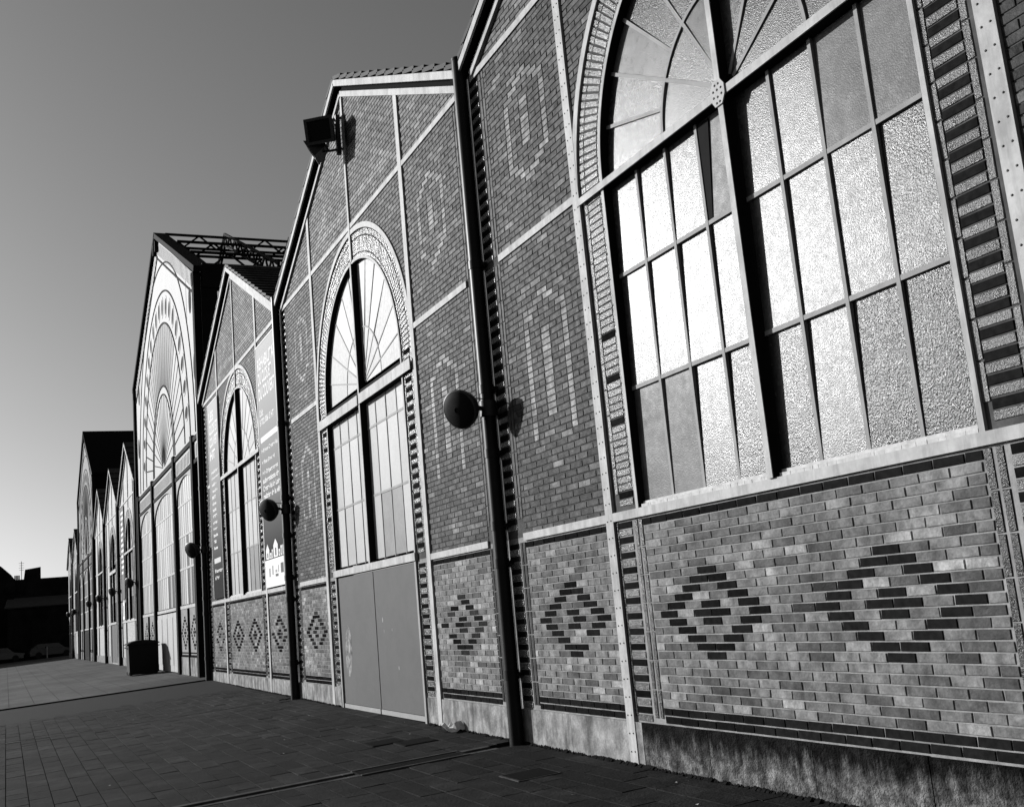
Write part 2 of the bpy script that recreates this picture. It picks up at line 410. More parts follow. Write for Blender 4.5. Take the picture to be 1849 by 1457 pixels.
# ------------------------------------------------------------------ the gabled brick hall front
SILL0, SILL1, BB0, BB1, EB0, EB1 = 2.19, 2.27, 5.38, 5.46, 7.78, 7.86
def rake_z(x, H, ez=8.0, az=10.42): return az-(az-ez)*abs(x)/H
def hall(cx, half, label, lod, zc, trans, door, seed, n_single=0, glassset=0, motif=True, depth=16.0, group="gabled brick hall fronts"):
    rg = random.Random(seed); S = half/4.93
    root = thing("brick_hall", (cx, 0, 0), label, "hall", group)
    PO, RO, RI = 2.5*S, 2.43*S, 1.99*S          # post centre, outer arch, inner arch
    PIL = 4.45*S
    base = gz(cx)-.25
    # mortar bed (or far brickwork) as the wall
    wm = M['mortar'] if lod < 2 else M['brick_far']
    wu = M['mortar_dark'] if lod < 2 else M['brick_far']
    def wall(b):
        b.box(-half, -RI, 0, .3, base, SILL0+.04, wm); b.box(RI, half, 0, .3, base, SILL0+.04, wm)
        b.box(-half, -RI, 0, .3, SILL0+.04, zc, wu); b.box(RI, half, 0, .3, SILL0+.04, zc, wu)
        if not door: b.box(-RI, RI, 0, .3, base, SILL0, wm)
        n = 28; xs = [-half, -RI]+[-RI*math.cos(math.pi*i/n) for i in range(1, n)]+[RI, half]
        for x0, x1 in zip(xs, xs[1:]):
            z = lambda x: zc+(math.sqrt(max(0, RI*RI-x*x)) if abs(x) < RI else 0)
            pts = [(x0, z(x0)), (x1, z(x1)), (x1, rake_z(x1, half)-.02), (x0, rake_z(x0, half)-.02)]
            if x0 < 0 < x1: pts.insert(3, (0, rake_z(0, half)-.02))
            b.poly(pts, 0, .3, wu)
    wo = part("wall", root, wall)
    if lod >= 2:
        def deco(b):
            for s in (-1, 1):
                b.arc(0, zc, 2.0*S, 2.42*S, 0, math.pi, -.015, .01, M['glazed'], n=24, tone=.14) if s > 0 else None
                b.box(s*PIL-.03, s*PIL+.03, -.02, .01, gz(cx)+.38, 7.9, M['black_brick'], tone=.03)
                if not door or s: 
                    xs = sorted((s*2.03*S, s*2.38*S)); b.box(xs[0], xs[1], -.012, .01, gz(cx)+.38, zc, M['black_brick'], tone=.04)
        part("brick_trim", root, deco)
    # bricks
    if lod < 2:
        B = []; zrow0 = .39
        # row index n counts from the diamond row at z = 1.32
        n = -60
        def diamonds(xs_c, hw=2.5):
            def f(x, nn):
                for c in xs_c:
                    k = abs(x-c)/BP; nrow = abs(nn)
                    if nrow <= 5:
                        if abs(k-(2.5-.5*nrow)) < .01: return True
                        if (nrow == 0 and abs(k-.5) < .01) or (nrow == 1 and k < .01): return True
                return False
            return f
        DC = diamonds([-1.0*S, 1.0*S]) if abs(S-1) < 1e-9 else diamonds([-1.0, 1.0])
        mc = 3.47*S
        for nn in range(-16, 140):
            z = 1.32+nn*RH
            if z < .42: continue
            sh = 0 if nn % 2 == 0 else BP/2
            low = z < SILL0+.02; zz = z
            rz_half = 0
            dark_course = (z < .42+2*RH) or (SILL0-1.6*RH < z < SILL0)
            def tn(x, z_):
                if low:
                    if dark_course: return rg.uniform(.012, .022), 'black_brick'
                    u = rg.random()
                    t = rg.uniform(.15, .22) if u < .55 else (rg.uniform(.07, .13) if u < .83 else rg.uniform(.24, .34))
                    return t, None
                if z_ > EB1: t = rg.choice((rg.uniform(.05, .1), rg.uniform(.08, .14), rg.uniform(.13, .22))); return t, None
                u = rg.random()
                return (rg.uniform(.03, .09) if u < .86 else rg.uniform(.09, .22)), None
            # side panels
            for s in (-1, 1):
                shc = s*mc
                xin, xout = PO+.075, PIL
                iv = [(s*xin, s*xout)] if s > 0 else [(s*xout, s*xin)]
                if z > EB0-.02:
                    xr = half*(10.42-z-.25)/(10.42-8.0)
                    if xr < xin: iv = []
                    else: iv = [(xin, min(half, xr))] if s > 0 else [(-min(half, xr), -xin)]
                if BB0-.03 < z < BB1+.03 or SILL0-.03 < z < SILL1+.03 or EB0-.03 < z < EB1+.03: iv = iv if not any(a0-.0 < z < a1 for a0, a1 in ((SILL0, SILL1), (BB0, BB1), (EB0, EB1))) else []
                segs = []
                if motif and not low and z < EB0:
                    LT = .30
                    def seg(a, b_): segs.append((shc+a, shc+b_))
                    if BB1 < z:          # closed ring
                        if 6.30 <= z <= 7.03: seg(-.5, -.375); seg(.375, .5)
                        if 6.41 <= z <= 6.98: seg(-.11, .09)
                        for kk in range(4):
                            if 7.03+kk*RH < z <= 7.03+(kk+1)*RH: w0 = .42-.125*kk; seg(w0-.16, w0+.07); seg(-w0-.07, -w0+.16)
                            if 6.30-(kk+1)*RH <= z < 6.30-kk*RH: w0 = .42-.125*kk; seg(w0-.16, w0+.07); seg(-w0-.07, -w0+.16)
                    else:
                        if 3.2 <= z <= 4.5: seg(-.5, -.375); seg(.375, .5)
                        if 3.44 <= z <= 4.36: seg(-.11, .09)
                        for kk in range(4):
                            if 4.5+kk*RH < z <= 4.5+(kk+1)*RH: w0 = .42-.125*kk; seg(w0-.16, w0+.07); seg(-w0-.07, -w0+.16)
                dd = diamonds([shc])
                def tn2(x, z_, dd=dd, nn=nn):
                    if low and dd(x, nn) and rg.random() > (.07 if lod == 0 else .16): return (rg.uniform(.012, .022) if lod == 0 or rg.random() < .6 else rg.uniform(.03, .06)), 'black_brick'
                    return tn(x, z_)
                fill_row(B, z, cut(iv, segs), shc+(0 if nn % 2 == 0 else BP/2), tn2)
                for a, b_ in segs:
                    if b_-a > .04: B.append(((a+b_)/2, z, b_-a-JT, RH-JT, 0, rg.uniform(.24, .36)*(.4 if rg.random() < .13 else 1), 'brick'))
                # pilasters
                if not any(a0-.01 < z < a1+.01 for a0, a1 in ((SILL0, SILL1), (BB0, BB1), (EB0, EB1))):
                    if z < zc and (z > SILL1 or True):
                        dk = nn % 2 == 0
                        x = s*2.185*S
                        if s < 0 and z > SILL1 and rg.random() < .75: dk = False
                        if low and not door: x = s*2.26*S
                        B.append((x, z, .24, RH-JT, 0, (rg.uniform(.01, .02) if dk else rg.uniform(.05, .12)), 'black_brick' if dk else 'glazed'))
                    if z < rake_z(4.7*S, half)-.3:
                        dk = nn % 2 == 0
                        B.append((s*(PIL+.29), z, .24, RH-JT, 0, (rg.uniform(.01, .02) if dk else rg.uniform(.08, .14)), 'black_brick' if dk else 'glazed'))
            # centre
            if low:
                if not door and not (SILL0 < z < SILL1):
                    def tn3(x, z_, nn=nn):
                        if DC(x, nn): return rg.uniform(.012, .022), 'black_brick'
                        if abs(x+.0) < .6 and nn in (-1, 2, 0) and rg.random() < .12: return .04, None
                        return tn(x, z_)
                    fill_row(B, z, [(-1.94*S, 1.94*S)], sh, tn3)
            elif z > zc:
                xo = PO-.075; r = 2.5*S
                if z < EB0-.03 or z > EB1+.03 or True:
                    if EB0 < z < EB1: continue
                    if z < zc+r:
                        xa = math.sqrt(max(0, r*r-(z-zc)**2)); iv = [(-xo, -xa), (xa, xo)]
                    else: iv = [(-xo, xo)]
                    if z > EB1:
                        xr = half*(10.42-z-.25)/(10.42-8.0)
                        if xr <= .05: continue
                        iv = [(-min(xo, xr), -.04), (.04, min(xo, xr))]
                    def tn4(x, z_):
                        if z_ > EB1:
                            q = abs(x)*.49+(z_-EB1)
                            if abs(q-1.35) < .045 or (abs(z_-8.2) < .05 and abs(x) < 2.0): return rg.uniform(.22, .32), None
                        return tn(x, z_)
                    fill_row(B, z, iv, sh, tn4)
        # vertical strips of long bricks
        z = .43
        while z < 8.0:
            z1 = z+.25
            if not any(z < a1 and z1 > a0 for a0, a1 in ((SILL0, SILL1), (BB0, BB1), (EB0, EB1))) or True:
                for a0, a1 in ((z, z1),):
                    for cutz in ((SILL0, SILL1), (BB0, BB1), (EB0, EB1)):
                        if a0 < cutz[0] < a1: a1 = cutz[0]-.005
                        elif cutz[0] <= a0 < cutz[1]: a0 = cutz[1]+.005
                    if a1-a0 > .05:
                        for s in (-1, 1):
                            X = []
                            if a1 < zc+.05:
                                if a0 > SILL1: X += [(2.025, .06), (2.345, .055)]
                                elif not door: X += [(1.975, .055), (2.06, .055), (2.41, .045)]
                                else: X += [(2.03, .055), (2.36, .055)]
                            X += [((PIL+.035)/S, .055), ((PIL+.11)/S, .055)]
                            for x, ww in X:
                                g = .03 if x < 2.5 and a0 < SILL0 else rg.uniform(.07, .12)
                                B.append((s*x*S, (a0+a1)/2+0*s, ww, a1-a0-JT, 0, g if a0 > SILL0 else .035, 'brick' if x > 2.6 else 'glazed'))
            z = z1
        # radial arch bricks
        NR = int(math.pi*2.185*S/(RH+.002)); da = math.pi/NR
        for i in range(NR):
            a = (i+.5)*da; ca, sa = math.cos(a), math.sin(a)
            t = rg.uniform(.09, .2)
            B.append((2.185*S*ca, zc+2.185*S*sa, .245, .055, a, t, 'glazed'))
            B.append((2.365*S*ca, zc+2.365*S*sa, .09, .062, a, rg.uniform(.08, .17), 'glazed'))
        N2 = 26
        for i in range(N2):
            a = (i+.5)*math.pi/N2
            B.append((2.022*S*math.cos(a), zc+2.022*S*math.sin(a), .055, math.pi*2.022*S/N2-JT, a, rg.uniform(.1, .17), 'glazed'))
        emit_bricks(root, B, n_single, rg)
    # plinth blocks
    x = -half
    while x < half-.05:
        x1 = min(half, x+rg.uniform(1.0, 1.5))
        if door:
            if x < -2.05*S < x1: x1 = -2.05*S
            if -2.05*S-1e-6 <= x < 2.05*S: x = 2.05*S; continue
        pm = M['plinth_mossy'] if cx+(x+x1)/2 > -8.4 else M['plinth']
        b = MB(); hgt = .385+rg.uniform(-.004, .004)
        b.box(x+.004, x1-.004, -.020-rg.uniform(0, .004), .01, base, hgt if lod < 2 else gz(cx)+.38, pm)
        b.build("plinth_block", root); x = x1
    # moss creeping at the foot
    if lod < 2:
        b = MB(); x = -half
        while x < half:
            r = rg.uniform(.004, .016)
            if not (door and abs(x) < 2.1*S):
                g = gz(cx+x); b.add([(x-r*2, -.026, g-.01), (x+r*2, -.036, g-.01), (x+r*1.2, -.037, g+r*1.6), (x-r, -.037, g+r*2), (x-r*2, -.036-r*2.2, g), (x+r*2, -.036-r*2.5, g)],
                                    [(4, 5, 2, 3), (4, 3, 0), (5, 1, 2)], M['moss'])
            x += rg.uniform(.02, .06)
        b.build("moss", root, kind='stuff')
    # iron frame
    wht = M['iron_white']
    if lod < 2:
        for s in (1,):
            a, c = sorted((s*(half-.2), s*(half-.03))); part("valley_post", root, lambda b: b.box(a, c, -.012, .012, gz(cx)-.1, 7.9, wht))
    PW = .068
    for s in (-1, 1):
        ztop = rake_z(PO, half)-.25
        part("post", root, lambda b: b.box(s*PO-PW, s*PO+PW, -.03, .012, gz(cx)-.1, ztop, wht))
        def riv(b):
            z = .12
            while z < ztop-.05:
                for dx in (-.032, .032):
                    b.cyl((s*PO+dx, -.030, z+(0 if dx < 0 else .004)), (s*PO+dx, -.036, z+(0 if dx < 0 else .004)), .0085, M['rivet'], n=7, r2=.005)
                z += .147 if z > SILL1 else .16
        if lod == 0: part("rivets", root, riv, kind='stuff')
        # tie bands
        a, c = sorted((s*(PO+PW+.001), s*(PIL+.0)))
        for (z0, z1) in ((SILL0, SILL1), (BB0, BB1)):
            part("band", root, lambda b: b.box(a, c, -.026, .011, z0, z1, wht))
        a2, c2 = sorted((s*(PO+PW+.001), s*(half-.12)))
        part("band", root, lambda b: b.box(a2, c2, -.026, .011, EB0, EB1, wht))
    part("band", root, lambda b: b.box(-PO+PW+.001, -.042, -.026, .011, EB0, EB1, wht))
    part("band", root, lambda b: b.box(.042, PO-PW-.001, -.026, .011, EB0, EB1, wht))
    part("post", root, lambda b: b.box(-.04, .04, -.034, .012, zc+1.99*S, rake_z(0, half)-.28, wht))
    part("arch_band", root, lambda b: b.arc(0, zc, RO, RO+.085*S, 0, math.pi, -.028, .011, wht, n=56), smooth=True)
    # window
    wz0 = SILL1 if not door else 2.33
    def frame(b):
        for s in (-1, 1):
            xs = sorted((s*1.955*S, s*2.0*S)); b.box(xs[0], xs[1], -.026, .02, wz0-.08 if door else SILL1, zc, wht)
            xs = sorted((s*1.948*S, s*1.99*S)); b.box(xs[0], xs[1], -.020, .09, wz0-.08 if door else SILL1, zc, M['iron_dark'])  # dark liner: shade of the reveal put into its colour
        b.arc(0, zc, 1.955*S, 2.0*S, 0, math.pi, -.026, .02, wht, n=56)
        b.arc(0, zc, 1.948*S, 1.96*S, 0, math.pi, -.020, .09, M['iron_dark'], n=56)  # arch reveal, its shade painted in the same way
    win = part("window", root, frame)
    def mull(b):
        zt = zc+1.95*S
        b.box(-.032, .032, -.050, -.042, wz0, zt, wht); b.box(-.030, .030, -.042, .09, wz0, zt, M['iron_dark'])  # white front plate; shaded mullion sides painted as a dark web
    part("mullion", win, mull)
    t0, t1 = trans
    def trn(b):
        for s in (-1, 1):
            a, c = sorted((s*.033, s*(PO-PW-.001)))
            yf = -.052 if not door else -.07
            b.box(a, c, yf, yf+.014, t0, t1, wht); a1, c1 = sorted((s*.033, s*1.95*S)); b.box(a1, c1, yf+.014, .09, t0+.006, t1-.006, M['iron_dark'])  # dark web colour carries the shade behind the white transom face
            if door:
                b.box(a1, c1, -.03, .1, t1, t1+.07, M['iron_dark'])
    part("transom", win, trn)
    if lod == 0:
        def plate(b):
            z = (t0+t1)/2
            b.poly([(-.09, z-.03), (-.045, z-.10), (.045, z-.10), (.09, z-.03), (.09, z+.05), (.045, z+.11), (-.045, z+.11), (-.09, z+.05)], -.064, -.052, wht)
            for i, (dx, dz) in enumerate(((-.05, .03), (0, .03), (.05, .03), (-.05, -.02), (.05, -.02), (0, -.03), (-.022, .075), (.022, .075), (-.02, -.075), (.02, -.075))):
                b.cyl((dx, -.064, z+dz), (dx, -.071, z+dz), .011, M['rivet'], n=8, r2=.006)
        part("rivet_plate", win, plate)
    # sill rail
    if not door:
        def sill(b):
            b.box(-PO+PW+.001, PO-PW-.001, -.030, .14, SILL0, SILL1, wht)
        part("sill", root, sill)
        def putty(b, s_):
            n = 60 if lod == 0 else 12; rg2 = random.Random(4)
            for s in (s_,):
                for i in range(n):
                    x0, x1 = sorted((s*(.06+1.87*S*i/n), s*(.06+1.87*S*(i+1)/n))); h1 = .03+rg2.uniform(0, .0006); d = rg2.uniform(0, .02)
                    b.box(x0, x1, -.004-d*.15, .055, SILL1+.002, SILL1+h1, M['frame_flaking'])
                    b.box(x0, x1, .02, .055, SILL1+h1, SILL1+.055, M['frame_flaking'])
        for s_ in (-1, 1): part("bottom_rail", win, lambda b: putty(b, s_))
    else:
        part("sill", root, lambda b: b.box(-2.03*S, 2.03*S, -.05, .1, 2.22, 2.33, M['iron_white']))
    # panes and bars
    gs = (G if glassset == 0 else GM)
    bx = [0.05, .49*S, .975*S, 1.46*S, 1.95*S]
    zb = [wz0+.05, 3.36, 4.43, t0]
    def pane(pts, mt, tilt):
        b = MB(); cx_ = sum(p[0] for p in pts)/len(pts); cz_ = sum(p[1] for p in pts)/len(pts)
        b.poly([(p[0]-cx_, p[1]-cz_) for p in pts], -.003, .003, mt)
        o = b.build("pane", win, loc=(cx_, .060+rg.uniform(-.002, .002), cz_)); o.rotation_euler = (rg.gauss(-.022 if glassset == 0 and lod == 0 else 0, tilt), 0, rg.gauss(0, tilt))   # near panes tilted back on purpose, to bring the sun glare lower
    for s in (-1, 1):
        for i in range(4):
            for j in range(3):
                x0, x1 = sorted((s*bx[i], s*bx[i+1]))
                mt = rg.choice(gs[:2]) if glassset else gs[0]
                if glassset and j == 0: mt = rg.choice(gs)
                if lod == 2: mt = rg.choice((GN[5], GN[5], GN[0], GM[1]))
                if lod == 0: mt = {(-1, 3, 0): G[5], (-1, 2, 0): G[5], (-1, 1, 0): G[0], (-1, 0, 0): G[1], (1, 0, 0): G[1], (1, 1, 0): G[0], (1, 2, 0): G[3], (1, 3, 0): G[3],
                                   (-1, 3, 1): G[2], (-1, 2, 1): G[2], (-1, 1, 1): G[2], (-1, 0, 1): G[0], (1, 0, 1): G[2], (1, 1, 1): G[2], (1, 2, 1): G[0], (1, 3, 1): G[1],
                                   (-1, 3, 2): G[2], (-1, 2, 2): G[0], (-1, 1, 2): G[2], (-1, 0, 2): G[5], (1, 0, 2): G[0], (1, 1, 2): G[2], (1, 2, 2): G[5], (1, 3, 2): G[5]}[(s, i, j)]
                pane([(x0, zb[j]), (x1, zb[j]), (x1, zb[j+1]), (x0, zb[j+1])], mt, .006 if lod == 0 else .002)
        bw = .017 if lod == 0 else .011
        yb0 = .038 if lod == 0 else .047
        for i in (1, 2, 3):
            x = s*bx[i]; part("glazing_bar", win, lambda b: b.box(x-bw, x+bw, yb0, .09, wz0+.03, t0, M['bar']))
        for z in zb[1:3]:
            for i in range(4):
                x0, x1 = sorted((s*(bx[i]+(bw if i else 0)), s*(bx[i+1]-(bw if i < 3 else 0))))
                part("glazing_bar", win, lambda b: b.box(x0, x1, yb0+.003, .09, z-.018, z+.018, M['bar']))
        # fan light
        r1 = .97*S if not door else .9*S; r2 = 1.95*S; zf = max(zc, t1) if not door else t1+.07
        P = lambda r, a: (s*r*math.cos(a), zc+r*math.sin(a))
        inner = [0, R(30), R(60), R(90)] if not door else [0, R(12), R(27), R(45), R(62), R(76), R(90)]
        outer = [0, R(15), R(30), R(45), R(60), R(75), R(90)] if not door else inner
        for a0, a1 in zip(inner, inner[1:]):
            n = 4; pts = [P(.05, (a0+a1)/2)]+[P(r1, a0+(a1-a0)*k/n) for k in range(n+1)]
            pts = [(x, max(z, zf)) for x, z in pts]
            if s < 0: pts = pts[::-1]
            pane(pts, G[rg.choice((0, 2, 4))] if glassset == 0 else rg.choice(gs[:2] if lod < 2 else (GN[5], GN[5], GN[1])), .004)
        for a0, a1 in zip(outer, outer[1:]):
            n = 4; pts = [P(r2, a0+(a1-a0)*k/n) for k in range(n+1)]+[P(r1, a1-(a1-a0)*k/n) for k in range(n+1)]
            pts = [(x, max(z, zf)) for x, z in pts]
            if s < 0: pts = pts[::-1]
            pane(pts, G[rg.choice((0, 2, 4))] if glassset == 0 else rg.choice(gs[:2] if lod < 2 else (GN[5], GN[5], GN[1])), .004)
        def rad(b):
            for a in inner[1:-1]:
                p, q = P(.1, a), P(r1-.012, a); b.bar((p[0], yb0+.025, p[1]), (q[0], yb0+.025, q[1]), bw*2, .045, M['bar'])
            for a in outer[1:-1]:
                p, q = P(r1+.012, a), P(r2, a); b.bar((p[0], yb0+.025, p[1]), (q[0], yb0+.025, q[1]), bw*2, .045, M['bar'])
            a0, a1 = (0, R(90)) if s > 0 else (R(90), R(180))
            b.arc(0, zc, r1-bw, r1+bw, a0, a1, yb0+.002, .09, M['bar'], n=20)
        part("fan_bars", win, rad)
    # an open vent flap in the nearest window
    if lod == 0:
        part("open_vent", win, lambda b: (b.poly([(-.46, 4.46), (-.40, 4.46), (-.30, 5.28), (-.47, 5.28)], .046, .052, M['iron_dark'])))
    # door
    if door:
        for s in (-1, 1):
            xs = sorted((s*.018, s*1.93*S))
            lf = part("door_leaf", root, lambda b: (b.box(xs[0], xs[1], .0, .05, gz(cx)+.08, 2.2, M['door']),
                                               b.box(xs[0]+.01, xs[1]-.01, -.012, .0, gz(cx)+.005, gz(cx)+.075, M['iron_grey'])))
        for s in (-1, 1):
            a, c = sorted((s*1.935*S, s*2.0*S)); part("door_jamb", root, lambda b: b.box(a, c, -.03, .06, gz(cx)-.05, 2.215, M['iron_grey']))
        part("door_gap", root, lambda b: b.box(-.018, .018, .02, .05, gz(cx), 2.2, M['iron_dark']))
        if lod == 1:
            def smear(b):
                rg3 = random.Random(2)
                n = 30; b.add([(-1.58+.19*math.cos(t*6.2832/n)*rg3.uniform(.88, 1.05)+.03*math.sin(t*6.2832/n), -.0015, .98+.43*math.sin(t*6.2832/n)*rg3.uniform(.93, 1.03)) for t in range(n)], [tuple(range(n))], M['chalk'])
                for k in range(0):
                    a = rg3.uniform(0, 6.28); r = rg3.uniform(0, 1)**.5
                    x = -1.55+.22*r*math.cos(a); z = .98+.42*r*math.sin(a); rr_ = rg3.uniform(.05, .12)
                    b.add([(x+rr_*math.cos(t*6.283/9)*rg3.uniform(.7, 1), -.0015-.0001*k, z+rr_*1.3*math.sin(t*6.283/9)*rg3.uniform(.7, 1)) for t in range(9)], [tuple(range(9))], M['door_smear'])
                for (x, z, q) in ((.33, 1.45, .022), (.37, 1.28, .014), (.75, 1.3, .012), (.95, .75, .016)):
                    b.add([(x+q*math.cos(t*6.283/7), -.0015, z+q*2*math.sin(t*6.283/7)) for t in range(7)], [tuple(range(7))], M['door_smear'])
            part("paint_smear", root, smear)
    # roof
    for s in (-1, 1):
        L = math.hypot(half, 2.42); ux, uz = half/L, -2.42/L; nx, nz = 2.42/L, half/L     # down-slope and outward normal
        def P2(d, h): return (s*(ux*d+nx*h), 10.42+uz*d+nz*h)
        K = 14; st = (L+.03)/K
        for k in range(K):
            if lod >= 2 and k % 2: continue
            stp = st*(2 if lod >= 2 else 1)
            d0, d1 = k*st+.004, k*st+stp+.05
            pts = [P2(d0, .0), P2(d1, .045), P2(d1, .105), P2(d0, .06)]
            if s < 0: pts = pts[::-1]
            pts = pts if s > 0 else pts
            part("roof_course", root, lambda b: b.poly(pts[::-1], -.15, depth, M['roof']))
        def board(b):
            b.poly([P2(.02, -.10), P2(L, -.10), P2(L, 0), P2(.02, 0)][::s], -.148, -.12, wht)
        part("verge_board", root, board)
        def low_(b):
            b.poly([P2(.12, -.26), P2(L-.1, -.26), P2(L-.1, -.17), P2(.12, -.17)][::s], -.05, .012, wht)
        part("rake_band", root, low_)
        def sof(b):
            b.poly([P2(.02, -.10), P2(L, -.10), P2(L, -.004), P2(.02, -.004)][::s], -.119, depth, M['soffit'])
            b.poly([P2(.12, -.165), P2(L-.1, -.165), P2(L-.1, -.105), P2(.12, -.105)][::s], -.03, .3, M['soffit'])
        part("soffit", root, sof)
    return root
M['door_smear'] = mat("door_smear", 0.3, 0.7, 0.05, var=0.3, vfreq=10)

h0 = hall(-6.35, 4.80, "nearest brick hall front, its great arched window of rough glass filling the right", 0, 5.40, (5.295, 5.365), False, 11, n_single=297)
h1 = hall(-16.22, 5.05, "second brick hall front, with a plain grey double door under its arched window", 1, 5.18, (4.84, 5.0), True, 12, n_single=297, glassset=1)
h2 = hall(-26.25, 4.95, "third brick hall front, hung with a tall printed banner at each side of its window", 1, 5.30, (5.33, 5.42), False, 13, glassset=1)
far_lab = [(-52.6, 4.1, "brick hall front just beyond the tall white gable, a striped banner beside its window", False, 21),
           (-60.95, 4.15, "far brick hall front with a dark double door, second beyond the tall white gable", True, 22),
           (-69.35, 4.1, "far brick hall front with a bare window, directly before the dark roofed tall hall", False, 23),
           (-94.2, 4.1, "small far brick hall front just beyond the dark roofed tall hall", False, 24),
           (-102.6, 4.1, "last and farthest of the brick hall fronts, at the corner of the street", False, 25)]
for c, hf, lb, dr, sd_ in far_lab: hall(c, hf, lb, 2, 5.3, (4.84, 5.0) if dr else (5.33, 5.42), dr, sd_, glassset=1)

# ------------------------------------------------------------------ the tall hall with white iron gable
def nave(cx, half, label, near, seed, ez=12.1, az=16.15):
    rg = random.Random(seed); root = thing("tall_hall", (cx, 0, 0), label, "hall"); S = half/8.55; g = gz(cx)
    zc = 7.35; dk = M['iron_dark']; pn = M['panel'] if near else M['stone_far']
    rk = lambda x: az-(az-ez)*abs(x)/half
    def wall(b):
        b.poly([(-half+.1, 7.1), (half-.1, 7.1), (half-.1, ez-.25), (0, az-.2), (-half+.1, ez-.25)], 0, .12, pn)
    part("gable_panel", root, wall)
    # concentric iron arches
    for r, wd in ((7.35, .05), (6.35, .06), (5.2, .07), (2.95, .07), (2.65, .05)):
        part("iron_arch", root, lambda b: b.arc(0, zc, (r-wd/2)*S, (r+wd/2)*S, 0.0, math.pi, -.022, .01, dk, n=60), smooth=True)
    # rays
    for k in range(1, 54):
        a = math.pi*k/54
        if k % 2 == 0 or 14 < k < 40:
            part("ray_bar", root, lambda b: b.bar((2.95*S*math.cos(a), -.003, zc+2.95*S*math.sin(a)), (5.15*S*math.cos(a), -.003, zc+5.15*S*math.sin(a)), .05 if k % 2 == 0 else .025, .014, dk if k % 2 == 0 else M["bar"]))
        if k % 3 == 0:
            part("ray_bar", root, lambda b: b.bar((.2*math.cos(a), -.003, zc+.2*math.sin(a)), (2.62*S*math.cos(a), -.003, zc+2.62*S*math.sin(a)), .035, .014, dk))
    # pierced ovals between the second and third arch
    for k in range(1, 20):
        a = math.pi*k/20; x, z = 5.78*S*math.cos(a), zc+5.78*S*math.sin(a)
        def oval(b):
            n = 16; d = Vector((math.cos(a), 0, math.sin(a))); e = Vector((-math.sin(a), 0, math.cos(a)))
            o = Vector((x, 0, z))
            o1 = [o+e*.27*math.cos(t*6.2832/n)+d*.4*math.sin(t*6.2832/n) for t in range(n)]
            o2 = [o+e*.19*math.cos(t*6.2832/n)+d*.30*math.sin(t*6.2832/n) for t in range(n)]
            b.add([(p.x, -.012, p.z) for p in o1]+[(p.x, -.012, p.z) for p in o2]+[(p.x, .0, p.z) for p in o1], [(t, (t+1) % n, (t+1) % n+n, t+n) for t in range(n)]+[(t, t+2*n, (t+1) % n+2*n, (t+1) % n) for t in range(n)], pn)
            b.add([(p.x, -.008, p.z) for p in o2], [tuple(range(n))], dk)
        part("pierced_oval", root, oval)
    for s in (-1, 1):
        for (x, z) in ((7.1, 11.5), (7.6, 9.3)):
            def ov(b):
                n = 16
                b.add([(s*x*S+.22*math.cos(t*6.2832/n), -.012, z+.42*math.sin(t*6.2832/n)) for t in range(n)], [tuple(range(n))], dk)
            part("pierced_oval", root, ov)
    # panel seams
    for x in (-6.4, -4.3, -2.2, 2.2, 4.3, 6.4):
        z0 = zc+math.sqrt(max(0, 7.4**2-x*x)) if abs(x) < 7.4 else 7.1
        part("panel_seam", root, lambda b: b.box(x*S-.012, x*S+.012, -.008, .01, min(z0, rk(x*S)-1.0), rk(x*S)-.7, M['bar']))
    # dentil frieze under the rake
    L = math.hypot(half, az-ez); ux, uz = half/L, -(az-ez)/L; nx, nz = -uz, ux
    for s in (-1, 1):
        P = lambda d, h: (s*(ux*d+nx*h), az+uz*d+nz*h)
        part("rake_rail", root, lambda b: b.poly([P(.3, -.86), P(L-.1, -.86), P(L-.1, -.80), P(.3, -.80)][::s], -.03, .01, dk))
        n = 34
        for k in range(n):
            d = .35+(L-.5)*k/n
            part("dentil", root, lambda b: b.poly([P(d, -.7), P(d+.12, -.7), P(d+.12, -.25), P(d, -.25)][::s], -.012, .01, pn if near else M['bar']))
        part("roof_verge", root, lambda b: b.poly([P(-.05, -.12), P(L+.15, -.12), P(L+.15, .06), P(-.05, .06)][::s], -.12, .35 if near else 26, dk if near else M['roof_far']))
        for d in (0.4, L-.15):
            q = P(d, -.25); part("roof_bracket", root, lambda b: b.box(q[0]-.08, q[0]+.08, -.13, .0, q[1]-.35, q[1]+.05, dk))
    # posts
    X = [-half+.35, -2.95*S, 2.95*S, half-1.85*S if near else half-1.6]
    X = [-7.9*S, -3.1*S, 2.85*S, 6.9*S]
    for x in X+[half-.22, -half+.1]:
        wdt = .16; top = 7.3 if x in X else ez-.1
        part("iron_post", root, lambda b: b.box(x-wdt, x+wdt, -.11, .1, g-.2, top, dk))
    part("lintel", root, lambda b: (b.box(-half+.25, half-.3, -.07, .1, 7.08, 7.22, dk), b.box(-half+.25, half-.3, -.06, .1, 6.42, 6.54, dk)))
    part("frieze_panel", root, lambda b: b.box(-half+.25, half-.3, -.02, .1, 6.54, 7.08, pn))
    n = 52
    for k in range(n):
        x = -half+.5+(2*half-1.1)*k/n
        part("dentil", root, lambda b: b.poly([(x, 6.62), (x+.12, 6.60), (x+.2, 6.98), (x+.08, 7.0)], -.032, -.02, M['bar']))
    # glazed bays
    bays = list(zip(X, X[1:])); zb = [g+2.15, 3.5, 4.55, 5.55]
